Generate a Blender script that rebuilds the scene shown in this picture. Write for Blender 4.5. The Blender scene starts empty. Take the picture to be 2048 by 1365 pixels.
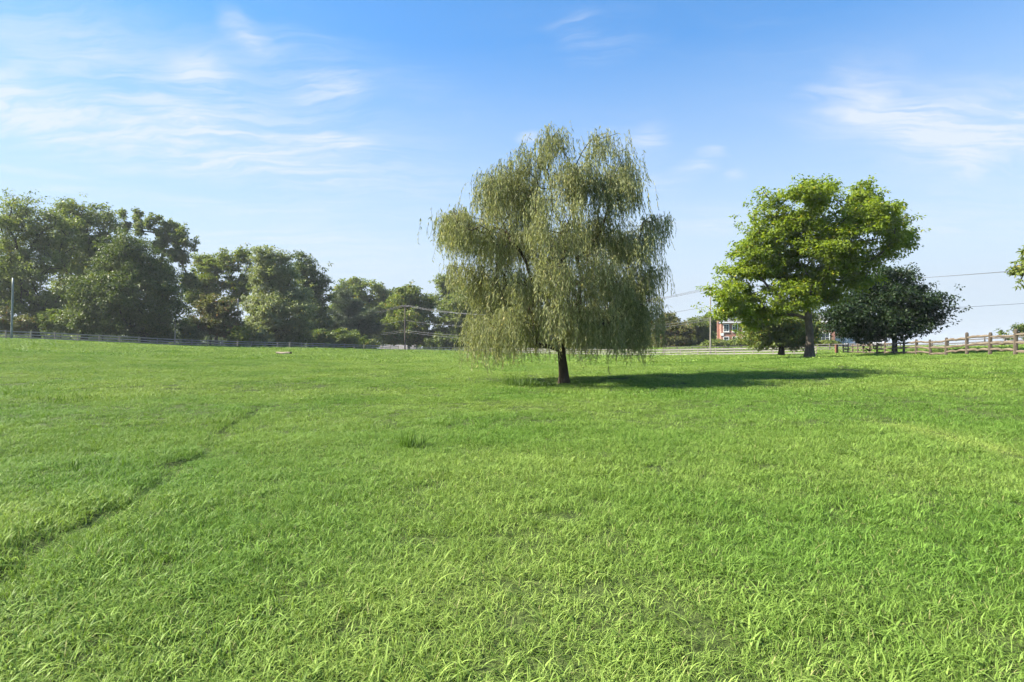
import bpy, bmesh, math, random
import numpy as np
from mathutils import Vector, Matrix, Quaternion

scene = bpy.context.scene
R = math.radians
F = 1140.0            # focal length in pixels of the 2048 px wide photograph
EYE = 1.6
CX, CY = 1024.0, 682.5

# ------------------------------------------------------------------ camera
cam_data = bpy.data.cameras.new('camera')
cam = bpy.data.objects.new('camera', cam_data)
scene.collection.objects.link(cam)
cam.location = (0, 0, EYE)
cam.rotation_euler = (R(90), 0, 0)
cam_data.sensor_width = 36.0
cam_data.lens = 36.0 * F / 2048.0
cam_data.clip_start = 0.05
cam_data.clip_end = 8000
scene.camera = cam

# ------------------------------------------------------------------ light
SUN_AHEAD = 1.0      # degrees the sun stands ahead of exact left
SUN_EL = 40.0
az = R(SUN_AHEAD)
to_sun = Vector((-math.cos(az) * math.cos(R(SUN_EL)), math.sin(az) * math.cos(R(SUN_EL)), math.sin(R(SUN_EL))))
sun_data = bpy.data.lights.new('sun', 'SUN')
sun_data.energy = 5.0
sun_data.angle = R(0.55)
sun_data.color = (1.0, 0.93, 0.80)
sun = bpy.data.objects.new('sun', sun_data)
scene.collection.objects.link(sun)
sun.rotation_euler = (-to_sun).to_track_quat('-Z', 'Y').to_euler()
sun.location = to_sun * 300

scene.view_settings.view_transform = 'Standard'
scene.view_settings.look = 'None'
scene.view_settings.gamma = 1.0
scene.view_settings.use_curve_mapping = False
scene.view_settings.exposure = 1.75
scene.render.engine = 'CYCLES'
scene.cycles.max_bounces = 5
scene.cycles.diffuse_bounces = 3
scene.cycles.transmission_bounces = 3
scene.cycles.use_denoising = True
scene.cycles.use_adaptive_sampling = True
scene.cycles.adaptive_threshold = 0.03
scene.cycles.caustics_reflective = False
scene.cycles.caustics_refractive = False
scene.cycles.sample_clamp_indirect = 6.0


def N(nt, kind, x=0, y=0, **kw):
    n = nt.nodes.new(kind)
    n.location = (x, y)
    for k, v in kw.items():
        setattr(n, k, v)
    return n


def M2(nt, op, a, b=None, c=None, clamp=False):
    n = nt.nodes.new('ShaderNodeMath')
    n.operation = op
    n.use_clamp = clamp
    for i, v in enumerate((a, b, c)):
        if v is None:
            continue
        if isinstance(v, (int, float)):
            n.inputs[i].default_value = v
        else:
            nt.links.new(v, n.inputs[i])
    return n.outputs[0]


def mixc(nt, fac, a, b, blend='MIX'):
    n = nt.nodes.new('ShaderNodeMix')
    n.data_type = 'RGBA'
    n.blend_type = blend
    for sock, v in ((n.inputs[0], fac), (n.inputs[6], a), (n.inputs[7], b)):
        if isinstance(v, (int, float)):
            sock.default_value = v
        elif isinstance(v, (tuple, list)):
            sock.default_value = (v[0], v[1], v[2], 1)
        else:
            nt.links.new(v, sock)
    return n.outputs[2]


# ---- sky: Nishita with a layer of thin cirrus
world = bpy.data.worlds.new('World')
scene.world = world
world.use_nodes = True
world.cycles.sampling_method = 'MANUAL'
world.cycles.sample_map_resolution = 256
wt = world.node_tree
wt.nodes.clear()
w_out = N(wt, 'ShaderNodeOutputWorld')
w_bg = N(wt, 'ShaderNodeBackground')
w_bg.inputs['Strength'].default_value = 0.085
tc = N(wt, 'ShaderNodeTexCoord')
sep = N(wt, 'ShaderNodeSeparateXYZ')
wt.links.new(tc.outputs['Generated'], sep.inputs[0])
zc = M2(wt, 'MAXIMUM', sep.outputs[2], 0.012)
comb = N(wt, 'ShaderNodeCombineXYZ')
wt.links.new(sep.outputs[0], comb.inputs[0])
wt.links.new(sep.outputs[1], comb.inputs[1])
wt.links.new(zc, comb.inputs[2])
sky = N(wt, 'ShaderNodeTexSky')
sky.sky_type = 'NISHITA'
sky.sun_disc = False
sky.sun_elevation = R(SUN_EL)
sky.sun_rotation = R(-(90 - SUN_AHEAD))
sky.altitude = 100
sky.air_density = 1.0
sky.dust_density = 0.0
sky.ozone_density = 2.2
wt.links.new(comb.outputs[0], sky.inputs[0])
# plane of the cloud layer
CK = 0.10
zk = M2(wt, 'ADD', zc, CK)
pl = N(wt, 'ShaderNodeCombineXYZ')
wt.links.new(M2(wt, 'DIVIDE', sep.outputs[0], zk), pl.inputs[0])
wt.links.new(M2(wt, 'DIVIDE', sep.outputs[1], zk), pl.inputs[1])
PL = pl.outputs[0]


def plane_of(px, py):
    d = Vector(((px - CX) / F, 1.0, (CY - py) / F)).normalized()
    return Vector((d.x / (d.z + CK), d.y / (d.z + CK)))


def noise(nt, vec, scale, detail=4, rough=0.55, dist=0.0, lac=2.0):
    n = nt.nodes.new('ShaderNodeTexNoise')
    n.inputs['Scale'].default_value = scale
    n.inputs['Detail'].default_value = detail
    n.inputs['Roughness'].default_value = rough
    n.inputs['Distortion'].default_value = dist
    n.inputs['Lacunarity'].default_value = lac
    nt.links.new(vec, n.inputs['Vector'])
    return n


def mapping(nt, vec, loc=(0, 0, 0), rot=0.0, scale=(1, 1, 1), kind='POINT'):
    n = nt.nodes.new('ShaderNodeMapping')
    n.vector_type = kind
    n.inputs['Location'].default_value = loc
    n.inputs['Rotation'].default_value = (0, 0, rot)
    n.inputs['Scale'].default_value = scale
    nt.links.new(vec, n.inputs['Vector'])
    return n.outputs[0]


def maprange(nt, v, a, b, c=0.0, d=1.0, smooth=True):
    n = nt.nodes.new('ShaderNodeMapRange')
    n.interpolation_type = 'SMOOTHSTEP' if smooth else 'LINEAR'
    n.clamp = True
    nt.links.new(v, n.inputs[0])
    for i, x in enumerate((a, b, c, d)):
        n.inputs[i + 1].default_value = x
    return n.outputs[0]


# warp for wispy edges
wn = noise(wt, PL, 1.6, 4, 0.55)
wsub = N(wt, 'ShaderNodeVectorMath', operation='SUBTRACT')
wt.links.new(wn.outputs['Color'], wsub.inputs[0])
wsub.inputs[1].default_value = (0.5, 0.5, 0.5)
wscl = N(wt, 'ShaderNodeVectorMath', operation='SCALE')
wt.links.new(wsub.outputs[0], wscl.inputs[0])
wscl.inputs['Scale'].default_value = 0.42
wadd = N(wt, 'ShaderNodeVectorMath', operation='ADD')
wt.links.new(PL, wadd.inputs[0])
wt.links.new(wscl.outputs[0], wadd.inputs[1])
PW = wadd.outputs[0]
# streaks (stretched noise); wisps
s1 = noise(wt, mapping(wt, PW, rot=R(24), scale=(0.55, 3.2, 1)), 2.0, 5, 0.62, 0.3)
s2 = noise(wt, mapping(wt, PW, loc=(3, 1, 0), rot=R(-8), scale=(0.8, 2.4, 1)), 3.2, 4, 0.66, 0.5)
streak = M2(wt, 'MULTIPLY', maprange(wt, s1.outputs[0], 0.30, 0.72), maprange(wt, s2.outputs[0], 0.22, 0.75))
# blobs: (px, py of centre; px, py of the end of the long axis; half width px; strength)
BLOBS = [
    (200, 130, 480, 168, 55, 0.75), (430, 152, 488, 170, 26, 0.95), (60, 95, 330, 110, 45, 0.40), (15, 186, 66, 198, 18, 0.75),
    (130, 255, 400, 318, 40, 1.05), (420, 305, 700, 345, 40, 0.95), (700, 345, 940, 378, 44, 0.65), (0, 225, 120, 235, 24, 0.6),
    (400, 245, 482, 270, 13, 1.05), (685, 292, 745, 308, 12, 0.95), (520, 235, 700, 265, 30, 0.40),
    (690, 192, 746, 216, 30, 0.85), (610, 135, 730, 190, 50, 0.50), (540, 85, 572, 118, 13, 0.85), (830, 170, 880, 200, 30, 0.25),
    (1150, 62, 1185, 98, 16, 0.60), (1210, 92, 1275, 108, 30, 0.40),
    (1290, 274, 1338, 268, 15, 0.85), (1240, 290, 1330, 285, 26, 0.4), (1390, 343, 1428, 340, 12, 0.75), (1475, 356, 1500, 356, 8, 0.95),
    (1430, 312, 1458, 318, 6, 0.9), (1300, 370, 1350, 388, 20, 0.6), (1060, 270, 1085, 272, 8, 0.8), (1640, 195, 1690, 190, 10, 0.6),
    (1780, 215, 1860, 190, 45, 0.85), (1740, 215, 1790, 265, 26, 0.8), (1760, 265, 1640, 235, 30, 0.55), (1880, 280, 2080, 255, 40, 1.0), (2040, 270, 2300, 250, 60, 0.8),
    (1890, 320, 1930, 385, 36, 0.75), (1830, 240, 2020, 235, 40, 0.5),
    (600, 420, 900, 432, 12, 0.6), (600, 515, 880, 525, 26, 0.6), (250, 395, 600, 428, 8, 0.6), (60, 345, 280, 375, 5, 0.6),
    (560, 470, 860, 476, 16, 0.5), (1450, 450, 1800, 455, 18, 0.5), (1950, 440, 2200, 440, 34, 0.5),
]
acc = None
sums = [None] * 5
for bi, (x0, y0, x1, y1, hw, st) in enumerate(BLOBS):
    c = plane_of(x0, y0)
    e = plane_of(x1, y1)
    ax = e - c
    L = max(ax.length, 1e-3)
    dirv = Vector((x1 - x0, y1 - y0)).normalized()
    e2 = plane_of(x0 - dirv.y * hw, y0 + dirv.x * hw) - c
    perp = Vector((-ax.y, ax.x)) / L
    Wd = max(abs(e2.dot(perp)), 0.03)
    sl, sw = L * 1.65, Wd * 2.5
    m = mapping(wt, PW, loc=(c.x, c.y, 0), rot=math.atan2(ax.y, ax.x), scale=(sl, sw, 1), kind='TEXTURE')
    ln = N(wt, 'ShaderNodeVectorMath', operation='LENGTH')
    wt.links.new(m, ln.inputs[0])
    v = maprange(wt, ln.outputs['Value'], 1.0, 0.0, 0.0, st)
    # fibres running along this wisp: one of five shared grains
    ang = math.atan2(ax.y, ax.x) % math.pi
    gi_ = int(round(ang / (math.pi / 5))) % 5
    sums[gi_] = v if sums[gi_] is None else M2(wt, 'ADD', sums[gi_], v)
for gi_, sv in enumerate(sums):
    if sv is None:
        continue
    fb = noise(wt, mapping(wt, PW, loc=(gi_ * 3.7, gi_ * 1.9, 0), rot=-gi_ * math.pi / 5, scale=(0.42, 2.3, 1)), 5.0, 6, 0.64, 0.5)
    v = M2(wt, 'MULTIPLY', sv, maprange(wt, fb.outputs[0], 0.33, 0.70, 0.06, 1.0))
    acc = v if acc is None else M2(wt, 'ADD', acc, v)
patch = maprange(wt, noise(wt, mapping(wt, PL, loc=(0.4, 2.2, 0), rot=R(20), scale=(0.6, 1.4, 1)), 0.55, 3, 0.5).outputs[0], 0.42, 0.75)
cl2 = M2(wt, 'MULTIPLY', M2(wt, 'MULTIPLY', patch, streak), 0.45)
low = maprange(wt, sep.outputs[2], 0.46, 0.08, 0.0, 0.96, False)
cloud = M2(wt, 'MINIMUM', M2(wt, 'MULTIPLY_ADD', acc, 0.66, cl2), 0.82)
hs = N(wt, 'ShaderNodeHueSaturation')
hs.inputs['Hue'].default_value = 0.505
hs.inputs['Saturation'].default_value = 1.5
hs.inputs['Value'].default_value = 1.34
gm = N(wt, 'ShaderNodeGamma')
gm.inputs['Gamma'].default_value = 0.72
wt.links.new(sky.outputs[0], gm.inputs['Color'])
wt.links.new(gm.outputs[0], hs.inputs['Color'])
hazecol = mixc(wt, low, hs.outputs[0], (2.36, 2.76, 3.22))
cloudcol = mixc(wt, cloud, hazecol, (2.95, 3.2, 3.5))
wt.links.new(cloudcol, w_bg.inputs['Color'])
wt.links.new(w_bg.outputs[0], w_out.inputs['Surface'])


# ------------------------------------------------------------------ helpers
COL = scene.collection


def link(o, parent=None):
    COL.objects.link(o)
    if parent is not None:
        o.parent = parent
    return o


def tag(o, label=None, cat=None, group=None, kind=None):
    if label:
        o['label'] = label
    if cat:
        o['category'] = cat
    if group:
        o['group'] = group
    if kind:
        o['kind'] = kind
    return o


def empty(name, loc, rz=0.0):
    o = bpy.data.objects.new(name, None)
    o.empty_display_size = 0.3
    o.location = loc
    o.rotation_euler = (0, 0, rz)
    return link(o)


def mesh_np(name, verts, faces4=None, faces3=None, mats=(), attrs=None, smooth=False):
    """mesh from numpy arrays"""
    me = bpy.data.meshes.new(name)
    verts = np.asarray(verts, dtype=np.float32)
    nq = 0 if faces4 is None else len(faces4)
    nt_ = 0 if faces3 is None else len(faces3)
    me.vertices.add(len(verts))
    me.vertices.foreach_set('co', verts.ravel())
    idx = []
    tot = []
    if nq:
        idx.append(np.asarray(faces4, dtype=np.int32).ravel())
        tot.append(np.full(nq, 4, np.int32))
    if nt_:
        idx.append(np.asarray(faces3, dtype=np.int32).ravel())
        tot.append(np.full(nt_, 3, np.int32))
    idx = np.concatenate(idx)
    tot = np.concatenate(tot)
    me.loops.add(len(idx))
    me.loops.foreach_set('vertex_index', idx)
    me.polygons.add(len(tot))
    me.polygons.foreach_set('loop_start', np.concatenate(([0], np.cumsum(tot)[:-1])).astype(np.int32))
    me.polygons.foreach_set('loop_total', tot)
    if smooth:
        me.polygons.foreach_set('use_smooth', np.ones(len(tot), dtype=bool))
    for k, v in (attrs or {}).items():
        a = me.attributes.new(k, 'FLOAT', 'POINT')
        a.data.foreach_set('value', np.asarray(v, dtype=np.float32))
    me.update(calc_edges=True)
    me.validate()
    for m in mats:
        me.materials.append(m)
    return me


class MB:
    """collects simple shapes into one mesh"""

    def __init__(self):
        self.bm = bmesh.new()

    def box(self, lo, hi, bevel=0.0, mat=None):
        lo, hi = Vector(lo), Vector(hi)
        r = bmesh.ops.create_cube(self.bm, size=1.0)
        vs = r['verts']
        for v in vs:
            v.co = Vector(((lo[i] + hi[i]) / 2 + v.co[i] * (hi[i] - lo[i])) for i in range(3))
        if bevel > 0:
            es = list({e for v in vs for e in v.link_edges})
            bmesh.ops.bevel(self.bm, geom=es, offset=bevel, segments=1, affect='EDGES')
        return self

    def poly(self, pts):
        vs = [self.bm.verts.new(p) for p in pts]
        self.bm.faces.new(vs)
        return self

    def prism(self, pts, off):
        """closed prism from polygon pts extruded by off"""
        off = Vector(off)
        a = [self.bm.verts.new(p) for p in pts]
        b = [self.bm.verts.new(Vector(p) + off) for p in pts]
        n = len(a)
        self.bm.faces.new(a[::-1])
        self.bm.faces.new(b)
        for i in range(n):
            self.bm.faces.new((a[i], a[(i + 1) % n], b[(i + 1) % n], b[i]))
        return self

    def tube(self, pts, rad, sides=8, cap=True):
        pts = [Vector(p) for p in pts]
        if not hasattr(rad, '__len__'):
            rad = [rad] * len(pts)
        rings = []
        for i, p in enumerate(pts):
            t = (pts[min(i + 1, len(pts) - 1)] - pts[max(i - 1, 0)]).normalized()
            a = t.orthogonal().normalized() if abs(t.z) < 0.95 else Vector((1, 0, 0))
            a = (a - t * a.dot(t)).normalized()
            if abs(t.z) < 0.95:
                a = Vector((0, 0, 1))
                a = (a - t * a.dot(t)).normalized()
            b = t.cross(a)
            rings.append([self.bm.verts.new(p + (a * math.cos(k * 2 * math.pi / sides) + b * math.sin(k * 2 * math.pi / sides)) * rad[i]) for k in range(sides)])
        for i in range(len(rings) - 1):
            for k in range(sides):
                self.bm.faces.new((rings[i][k], rings[i][(k + 1) % sides], rings[i + 1][(k + 1) % sides], rings[i + 1][k]))
        if cap:
            self.bm.faces.new(rings[0][::-1])
            self.bm.faces.new(rings[-1])
        return self

    def mesh(self, name, mat, smooth=False):
        bmesh.ops.recalc_face_normals(self.bm, faces=self.bm.faces[:])
        me = bpy.data.meshes.new(name)
        self.bm.to_mesh(me)
        self.bm.free()
        me.materials.append(mat)
        if smooth:
            for p in me.polygons:
                p.use_smooth = True
        return me

    def build(self, name, mat, parent=None, smooth=False, loc=(0, 0, 0)):
        o = bpy.data.objects.new(name, self.mesh(name, mat, smooth))
        o.location = loc
        return link(o, parent)


# smooth value noise in numpy
_lat = {}


def vnoise(x, y, scale, seed):
    if seed not in _lat:
        _lat[seed] = np.random.RandomState(seed).rand(256, 256)
    g = _lat[seed]
    x = np.asarray(x, float) / scale
    y = np.asarray(y, float) / scale
    xi = np.floor(x).astype(int)
    yi = np.floor(y).astype(int)
    fx = x - xi
    fy = y - yi
    fx = fx * fx * (3 - 2 * fx)
    fy = fy * fy * (3 - 2 * fy)
    a = g[xi % 256, yi % 256]
    b = g[(xi + 1) % 256, yi % 256]
    c = g[xi % 256, (yi + 1) % 256]
    d = g[(xi + 1) % 256, (yi + 1) % 256]
    return (a * (1 - fx) + b * fx) * (1 - fy) + (c * (1 - fx) + d * fx) * fy


# ------------------------------------------------------------------ terrain
CTRL = [
    (0, 0, 0), (0, 4, 0), (-4, 6, 0), (5, 6, 0.05), (0, -20, 0.2), (-30, -10, 0.6), (30, -5, 1.0),
    (1.9, 20.7, 0.0), (-15, 25, 0.10), (12, 20, 0.42), (17, 24, 0.66), (25, 28, 0.9), (29.5, 40, 0.5), (24, 45, 0.18), (36, 58, 0.12),
    (9, 45, -0.25), (-10, 50, -0.05), (-28, 55, 0.2), (-40, 45, 0.75),
    (-67.5, 76, 1.85), (-54, 96, 0.67), (-43, 113, 0.11), (-27, 137, -0.8), (-11, 138, -1.16), (10, 118, -1.2),
    (24, 100, -1.05), (33.5, 92, -0.75), (45.5, 80, -0.22), (55, 97, 0.0), (58, 80, 0.35), (57, 64, 1.0), (62, 50, 1.7),
    (45, 130, 0.25), (75, 130, 0.3), (65, 116, 0.15), (90, 100, 0.8), (-35, 178, -3.6), (-70, 180, -2.4), (-100, 120, 1.6), (10, 180, -3.0),
    (-120, 80, 3.0), (60, 180, -0.5), (120, 60, 2.0), (100, 180, -1.5),
]
_cp = np.array(CTRL, float)


def _phi(r):
    return np.sqrt(r * r + 64.0)


_A = _phi(np.linalg.norm(_cp[:, None, :2] - _cp[None, :, :2], axis=2))
_n = len(_cp)
_A = _A - 0.0
_w = np.linalg.solve(np.block([[_A + np.eye(_n) * -0.02, np.ones((_n, 1))], [np.ones((1, _n)), np.zeros((1, 1))]]), np.concatenate((_cp[:, 2], [0])))

TRAIL = []
TRAIL_R = []


def poly_dist(x, y, pl):
    """distance and signed side to a polyline (numpy)"""
    best = np.full(np.shape(x), 1e9)
    side = np.zeros(np.shape(x))
    for (ax, ay), (bx, by) in zip(pl[:-1], pl[1:]):
        dx, dy = bx - ax, by - ay
        l2 = dx * dx + dy * dy
        t = np.clip(((x - ax) * dx + (y - ay) * dy) / l2, 0, 1)
        ex, ey = x - ax - t * dx, y - ay - t * dy
        d = np.hypot(ex, ey)
        m = d < best
        best = np.where(m, d, best)
        side = np.where(m, np.sign(dx * ey - dy * ex), side)
    return best, side


def wig(y):
    return 0.05 * np.sin(y * 1.9) + 0.05 * np.sin(y * 4.3 + 1)


def H(x, y):
    x = np.asarray(x, float)
    y = np.asarray(y, float)
    sh = np.broadcast(x, y).shape
    xx = np.broadcast_to(x, sh).ravel()
    yy = np.broadcast_to(y, sh).ravel()
    out = np.zeros(len(xx))
    for i in range(0, len(xx), 20000):
        sl = slice(i, i + 20000)
        r = np.hypot(xx[sl, None] - _cp[None, :, 0], yy[sl, None] - _cp[None, :, 1])
        out[sl] = _phi(r) @ _w[:_n] + _w[_n]
    rad = np.hypot(xx - 10, yy - 60)
    f = np.clip((rad - 130) / 170, 0, 1)
    f = f * f * (3 - 2 * f)
    far = -2.0 - np.clip(rad - 200, 0, 3000) * 0.012
    out = out * (1 - f) + far * f
    # small unevenness of the pasture, and the trodden trails
    amp = np.clip(1 - (np.hypot(xx, yy) - 60) / 60, 0, 1)
    out += amp * (vnoise(xx, yy, 1.3, 3) - 0.5) * 0.07 + amp * (vnoise(xx, yy, 4.5, 4) - 0.5) * 0.14
    d, _s = poly_dist(xx + wig(yy), yy, TRAIL)
    out -= 0.05 * np.exp(-(d / 0.15) ** 2)
    d, _s = poly_dist(xx, yy, TRAIL_R)
    out -= 0.008 * np.exp(-(d / 0.22) ** 2)
    return out.reshape(sh)


def hz(x, y):
    return float(H(x, y))


def P(px, py, d):
    return Vector(((px - CX) / F * d, d, EYE - (py - CY) / F * d))


def XY(px, d):
    return (px - CX) / F * d, d


def ground_at(px, py):
    """where the view ray through a pixel of the photograph meets the ground"""
    ds = np.arange(1.5, 200, 0.05)
    xs = (px - CX) / F * ds
    zs = EYE - (py - CY) / F * ds
    g = H(xs, ds)
    i = np.argmax(zs <= g)
    return Vector((xs[i], ds[i], g[i]))


_t = [tuple(ground_at(*q)[:2]) for q in ((-60, 1200), (0, 1163), (100, 1103), (200, 1040), (290, 985), (350, 940), (420, 898), (452, 868), (490, 836), (526, 815))]
_u = [tuple(ground_at(*q)[:2]) for q in ((2120, 935), (2048, 918), (1960, 893), (1880, 872), (1800, 853), (1750, 843))]
TRAIL, TRAIL_R = _t, _u

# ------------------------------------------------------------------ materials
def new_mat(name):
    m = bpy.data.materials.new(name)
    m.use_nodes = True
    nt = m.node_tree
    nt.nodes.clear()
    out = N(nt, 'ShaderNodeOutputMaterial')
    return m, nt, out


def simple_mat(name, col, rough=0.6, var=0.15, scale=6.0, bump=0.0, spec=0.3, metal=0.0, stretch=(1, 1, 1), col2=None):
    m, nt, out = new_mat(name)
    b = N(nt, 'ShaderNodeBsdfPrincipled')
    t = N(nt, 'ShaderNodeTexCoord')
    mp = mapping(nt, t.outputs['Object'], scale=stretch)
    n = noise(nt, mp, scale, 6, 0.6)
    c2 = col2 or tuple(min(1, c * (1 + var * 2)) for c in col)
    c1 = col if col2 else tuple(c * (1 - var) for c in col)
    nt.links.new(mixc(nt, maprange(nt, n.outputs[0], 0.3, 0.7), c1, c2), b.inputs['Base Color'])
    b.inputs['Roughness'].default_value = rough
    b.inputs['Metallic'].default_value = metal
    b.inputs['Specular IOR Level'].default_value = spec
    if bump:
        bp = N(nt, 'ShaderNodeBump')
        bp.inputs['Strength'].default_value = bump
        bp.inputs['Distance'].default_value = 0.02
        nt.links.new(n.outputs[0], bp.inputs['Height'])
        nt.links.new(bp.outputs[0], b.inputs['Normal'])
    nt.links.new(b.outputs[0], out.inputs[0])
    return m


def leaf_mat(name, a, b, c=None, cfrac=0.0, trans=0.42, rough=0.5, tcol=(1.15, 1.25, 0.55), inst=False, spec=0.18):
    """leaves: two greens mixed leaf by leaf, a few of a third colour, light shining through"""
    m, nt, out = new_mat(name)
    at = N(nt, 'ShaderNodeAttribute')
    at.attribute_name = 'tint'
    if not inst:
        a, b = [tuple(c_ * 0.85 for c_ in q) for q in (a, b)]
    col = mixc(nt, at.outputs['Fac'], a, b)
    if inst:
        ai = N(nt, 'ShaderNodeAttribute')
        ai.attribute_name = 'patch'
        ai.attribute_type = 'INSTANCER'
        dark = mixc(nt, 1.0, col, (0.72, 0.84, 0.62), 'MULTIPLY')
        lite = mixc(nt, 1.0, col, (1.18, 1.10, 1.05), 'MULTIPLY')
        col = mixc(nt, ai.outputs['Fac'], dark, lite)
        col.node.clamp_factor = False
    if c is not None:
        a2 = N(nt, 'ShaderNodeAttribute')
        a2.attribute_name = 'odd'
        f = M2(nt, 'LESS_THAN', a2.outputs['Fac'], cfrac)
        col = mixc(nt, f, col, c)
    p = N(nt, 'ShaderNodeBsdfPrincipled')
    nt.links.new(col, p.inputs['Base Color'])
    p.inputs['Roughness'].default_value = rough
    p.inputs['Specular IOR Level'].default_value = spec
    tr = N(nt, 'ShaderNodeBsdfTranslucent')
    nt.links.new(mixc(nt, 1.0, col, tcol, 'MULTIPLY'), tr.inputs['Color'])
    mx = N(nt, 'ShaderNodeMixShader')
    mx.inputs[0].default_value = trans
    nt.links.new(p.outputs[0], mx.inputs[1])
    nt.links.new(tr.outputs[0], mx.inputs[2])
    nt.links.new(mx.outputs[0], out.inputs[0])
    return m


def bark_mat(name, a, b, scale=9.0):
    m, nt, out = new_mat(name)
    bs = N(nt, 'ShaderNodeBsdfPrincipled')
    t = N(nt, 'ShaderNodeTexCoord')
    n = noise(nt, mapping(nt, t.outputs['Object'], scale=(1, 1, 0.22)), scale, 8, 0.65, 0.4)
    n2 = noise(nt, t.outputs['Object'], 1.3, 3, 0.5)
    f = M2(nt, 'MULTIPLY_ADD', n2.outputs[0], 0.5, M2(nt, 'MULTIPLY', n.outputs[0], 0.6))
    nt.links.new(mixc(nt, maprange(nt, f, 0.35, 0.75), a, b), bs.inputs['Base Color'])
    bs.inputs['Roughness'].default_value = 0.9
    bs.inputs['Specular IOR Level'].default_value = 0.15
    bp = N(nt, 'ShaderNodeBump')
    bp.inputs['Strength'].default_value = 0.8
    bp.inputs['Distance'].default_value = 0.04
    nt.links.new(n.outputs[0], bp.inputs['Height'])
    nt.links.new(bp.outputs[0], bs.inputs['Normal'])
    nt.links.new(bs.outputs[0], out.inputs[0])
    return m


GA, GB = (0.075, 0.145, 0.020), (0.265, 0.385, 0.092)


def ground_mat():
    m, nt, out = new_mat('pasture_ground')
    b = N(nt, 'ShaderNodeBsdfPrincipled')
    t = N(nt, 'ShaderNodeTexCoord')
    o = t.outputs['Object']
    n1 = noise(nt, o, 0.10, 5, 0.6)
    n2 = noise(nt, o, 1.7, 6, 0.65)
    n3 = noise(nt, o, 14.0, 5, 0.7)
    c = mixc(nt, maprange(nt, n3.outputs[0], 0.3, 0.72), (0.028, 0.042, 0.012), (0.085, 0.115, 0.032))
    c = mixc(nt, maprange(nt, n2.outputs[0], 0.52, 0.8, 0, 0.5), c, (0.085, 0.105, 0.035))
    c = mixc(nt, maprange(nt, n1.outputs[0], 0.5, 0.75, 0, 0.5), c, (0.10, 0.14, 0.035))
    nt.links.new(c, b.inputs['Base Color'])
    b.inputs['Roughness'].default_value = 0.95
    b.inputs['Specular IOR Level'].default_value = 0.1
    bp = N(nt, 'ShaderNodeBump')
    bp.inputs['Strength'].default_value = 0.5
    bp.inputs['Distance'].default_value = 0.08
    nt.links.new(n3.outputs[0], bp.inputs['Height'])
    nt.links.new(bp.outputs[0], b.inputs['Normal'])
    nt.links.new(b.outputs[0], out.inputs[0])
    return m


MAT = {}
MAT['ground'] = ground_mat()
MAT['grass'] = leaf_mat('grass_blades', GA, GB, (0.30, 0.30, 0.12), 0.02, trans=0.27, rough=0.5, tcol=(1.15, 1.15, 0.75), inst=True, spec=0.12)
MAT['weed'] = leaf_mat('weed_blades', (0.048, 0.100, 0.016), (0.120, 0.205, 0.036), trans=0.35)
MAT['willow'] = leaf_mat('willow_leaves', (0.195, 0.225, 0.088), (0.385, 0.405, 0.205), (0.45, 0.41, 0.18), 0.03, trans=0.42, rough=0.5, tcol=(1.1, 1.1, 0.65), spec=0.15)
MAT['maple'] = leaf_mat('maple_leaves', (0.125, 0.195, 0.025), (0.285, 0.355, 0.055), (0.42, 0.36, 0.05), 0.012, trans=0.50, rough=0.45, tcol=(1.5, 1.5, 0.5))
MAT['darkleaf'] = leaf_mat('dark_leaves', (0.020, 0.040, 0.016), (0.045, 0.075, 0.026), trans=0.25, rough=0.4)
MAT['forest'] = leaf_mat('forest_leaves', (0.110, 0.150, 0.045), (0.270, 0.310, 0.100), (0.20, 0.17, 0.03), 0.02, trans=0.40, rough=0.5)
MAT['forestdark'] = leaf_mat('dense_maple_leaves', (0.070, 0.105, 0.034), (0.165, 0.205, 0.058), (0.16, 0.15, 0.02), 0.02, trans=0.30)
MAT['silver'] = leaf_mat('silver_leaves', (0.150, 0.185, 0.082), (0.330, 0.360, 0.190), (0.30, 0.26, 0.05), 0.04, trans=0.36, rough=0.5)
MAT['olive'] = leaf_mat('olive_leaves', (0.125, 0.170, 0.038), (0.225, 0.270, 0.062), (0.30, 0.22, 0.03), 0.05, trans=0.40)
MAT['russet'] = leaf_mat('russet_leaves', (0.115, 0.120, 0.045), (0.18, 0.19, 0.07), (0.26, 0.13, 0.07), 0.05, trans=0.35)
MAT['pine'] = leaf_mat('pine_needles', (0.075, 0.105, 0.058), (0.140, 0.175, 0.098), trans=0.18, rough=0.5)
MAT['shrub'] = leaf_mat('shrub_leaves', (0.095, 0.140, 0.038), (0.20, 0.25, 0.075), (0.30, 0.25, 0.06), 0.05, trans=0.38)
MAT['willowbark'] = bark_mat('willow_bark', (0.030, 0.022, 0.015), (0.085, 0.065, 0.045))
MAT['bark'] = bark_mat('grey_bark', (0.055, 0.044, 0.035), (0.16, 0.13, 0.105))
MAT['darkbark'] = bark_mat('dark_bark', (0.025, 0.02, 0.016), (0.07, 0.056, 0.045))
MAT['oldwood'] = simple_mat('weathered_board', (0.17, 0.155, 0.14), 0.85, 0.2, 5.0, 0.4, 0.15, stretch=(0.4, 3, 3), col2=(0.36, 0.335, 0.305))
MAT['darkwood'] = simple_mat('dark_board', (0.055, 0.050, 0.046), 0.85, 0.2, 5.0, 0.4, 0.15, stretch=(0.4, 3, 3), col2=(0.13, 0.12, 0.11))
MAT['post'] = simple_mat('fence_post', (0.16, 0.14, 0.115), 0.85, 0.25, 6.0, 0.4, 0.15, stretch=(3, 3, 0.5), col2=(0.34, 0.30, 0.25))
MAT['splitpost'] = simple_mat('split_post', (0.060, 0.048, 0.036), 0.85, 0.2, 7.0, 0.6, 0.15, stretch=(3, 3, 0.4), col2=(0.135, 0.112, 0.085))
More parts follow.
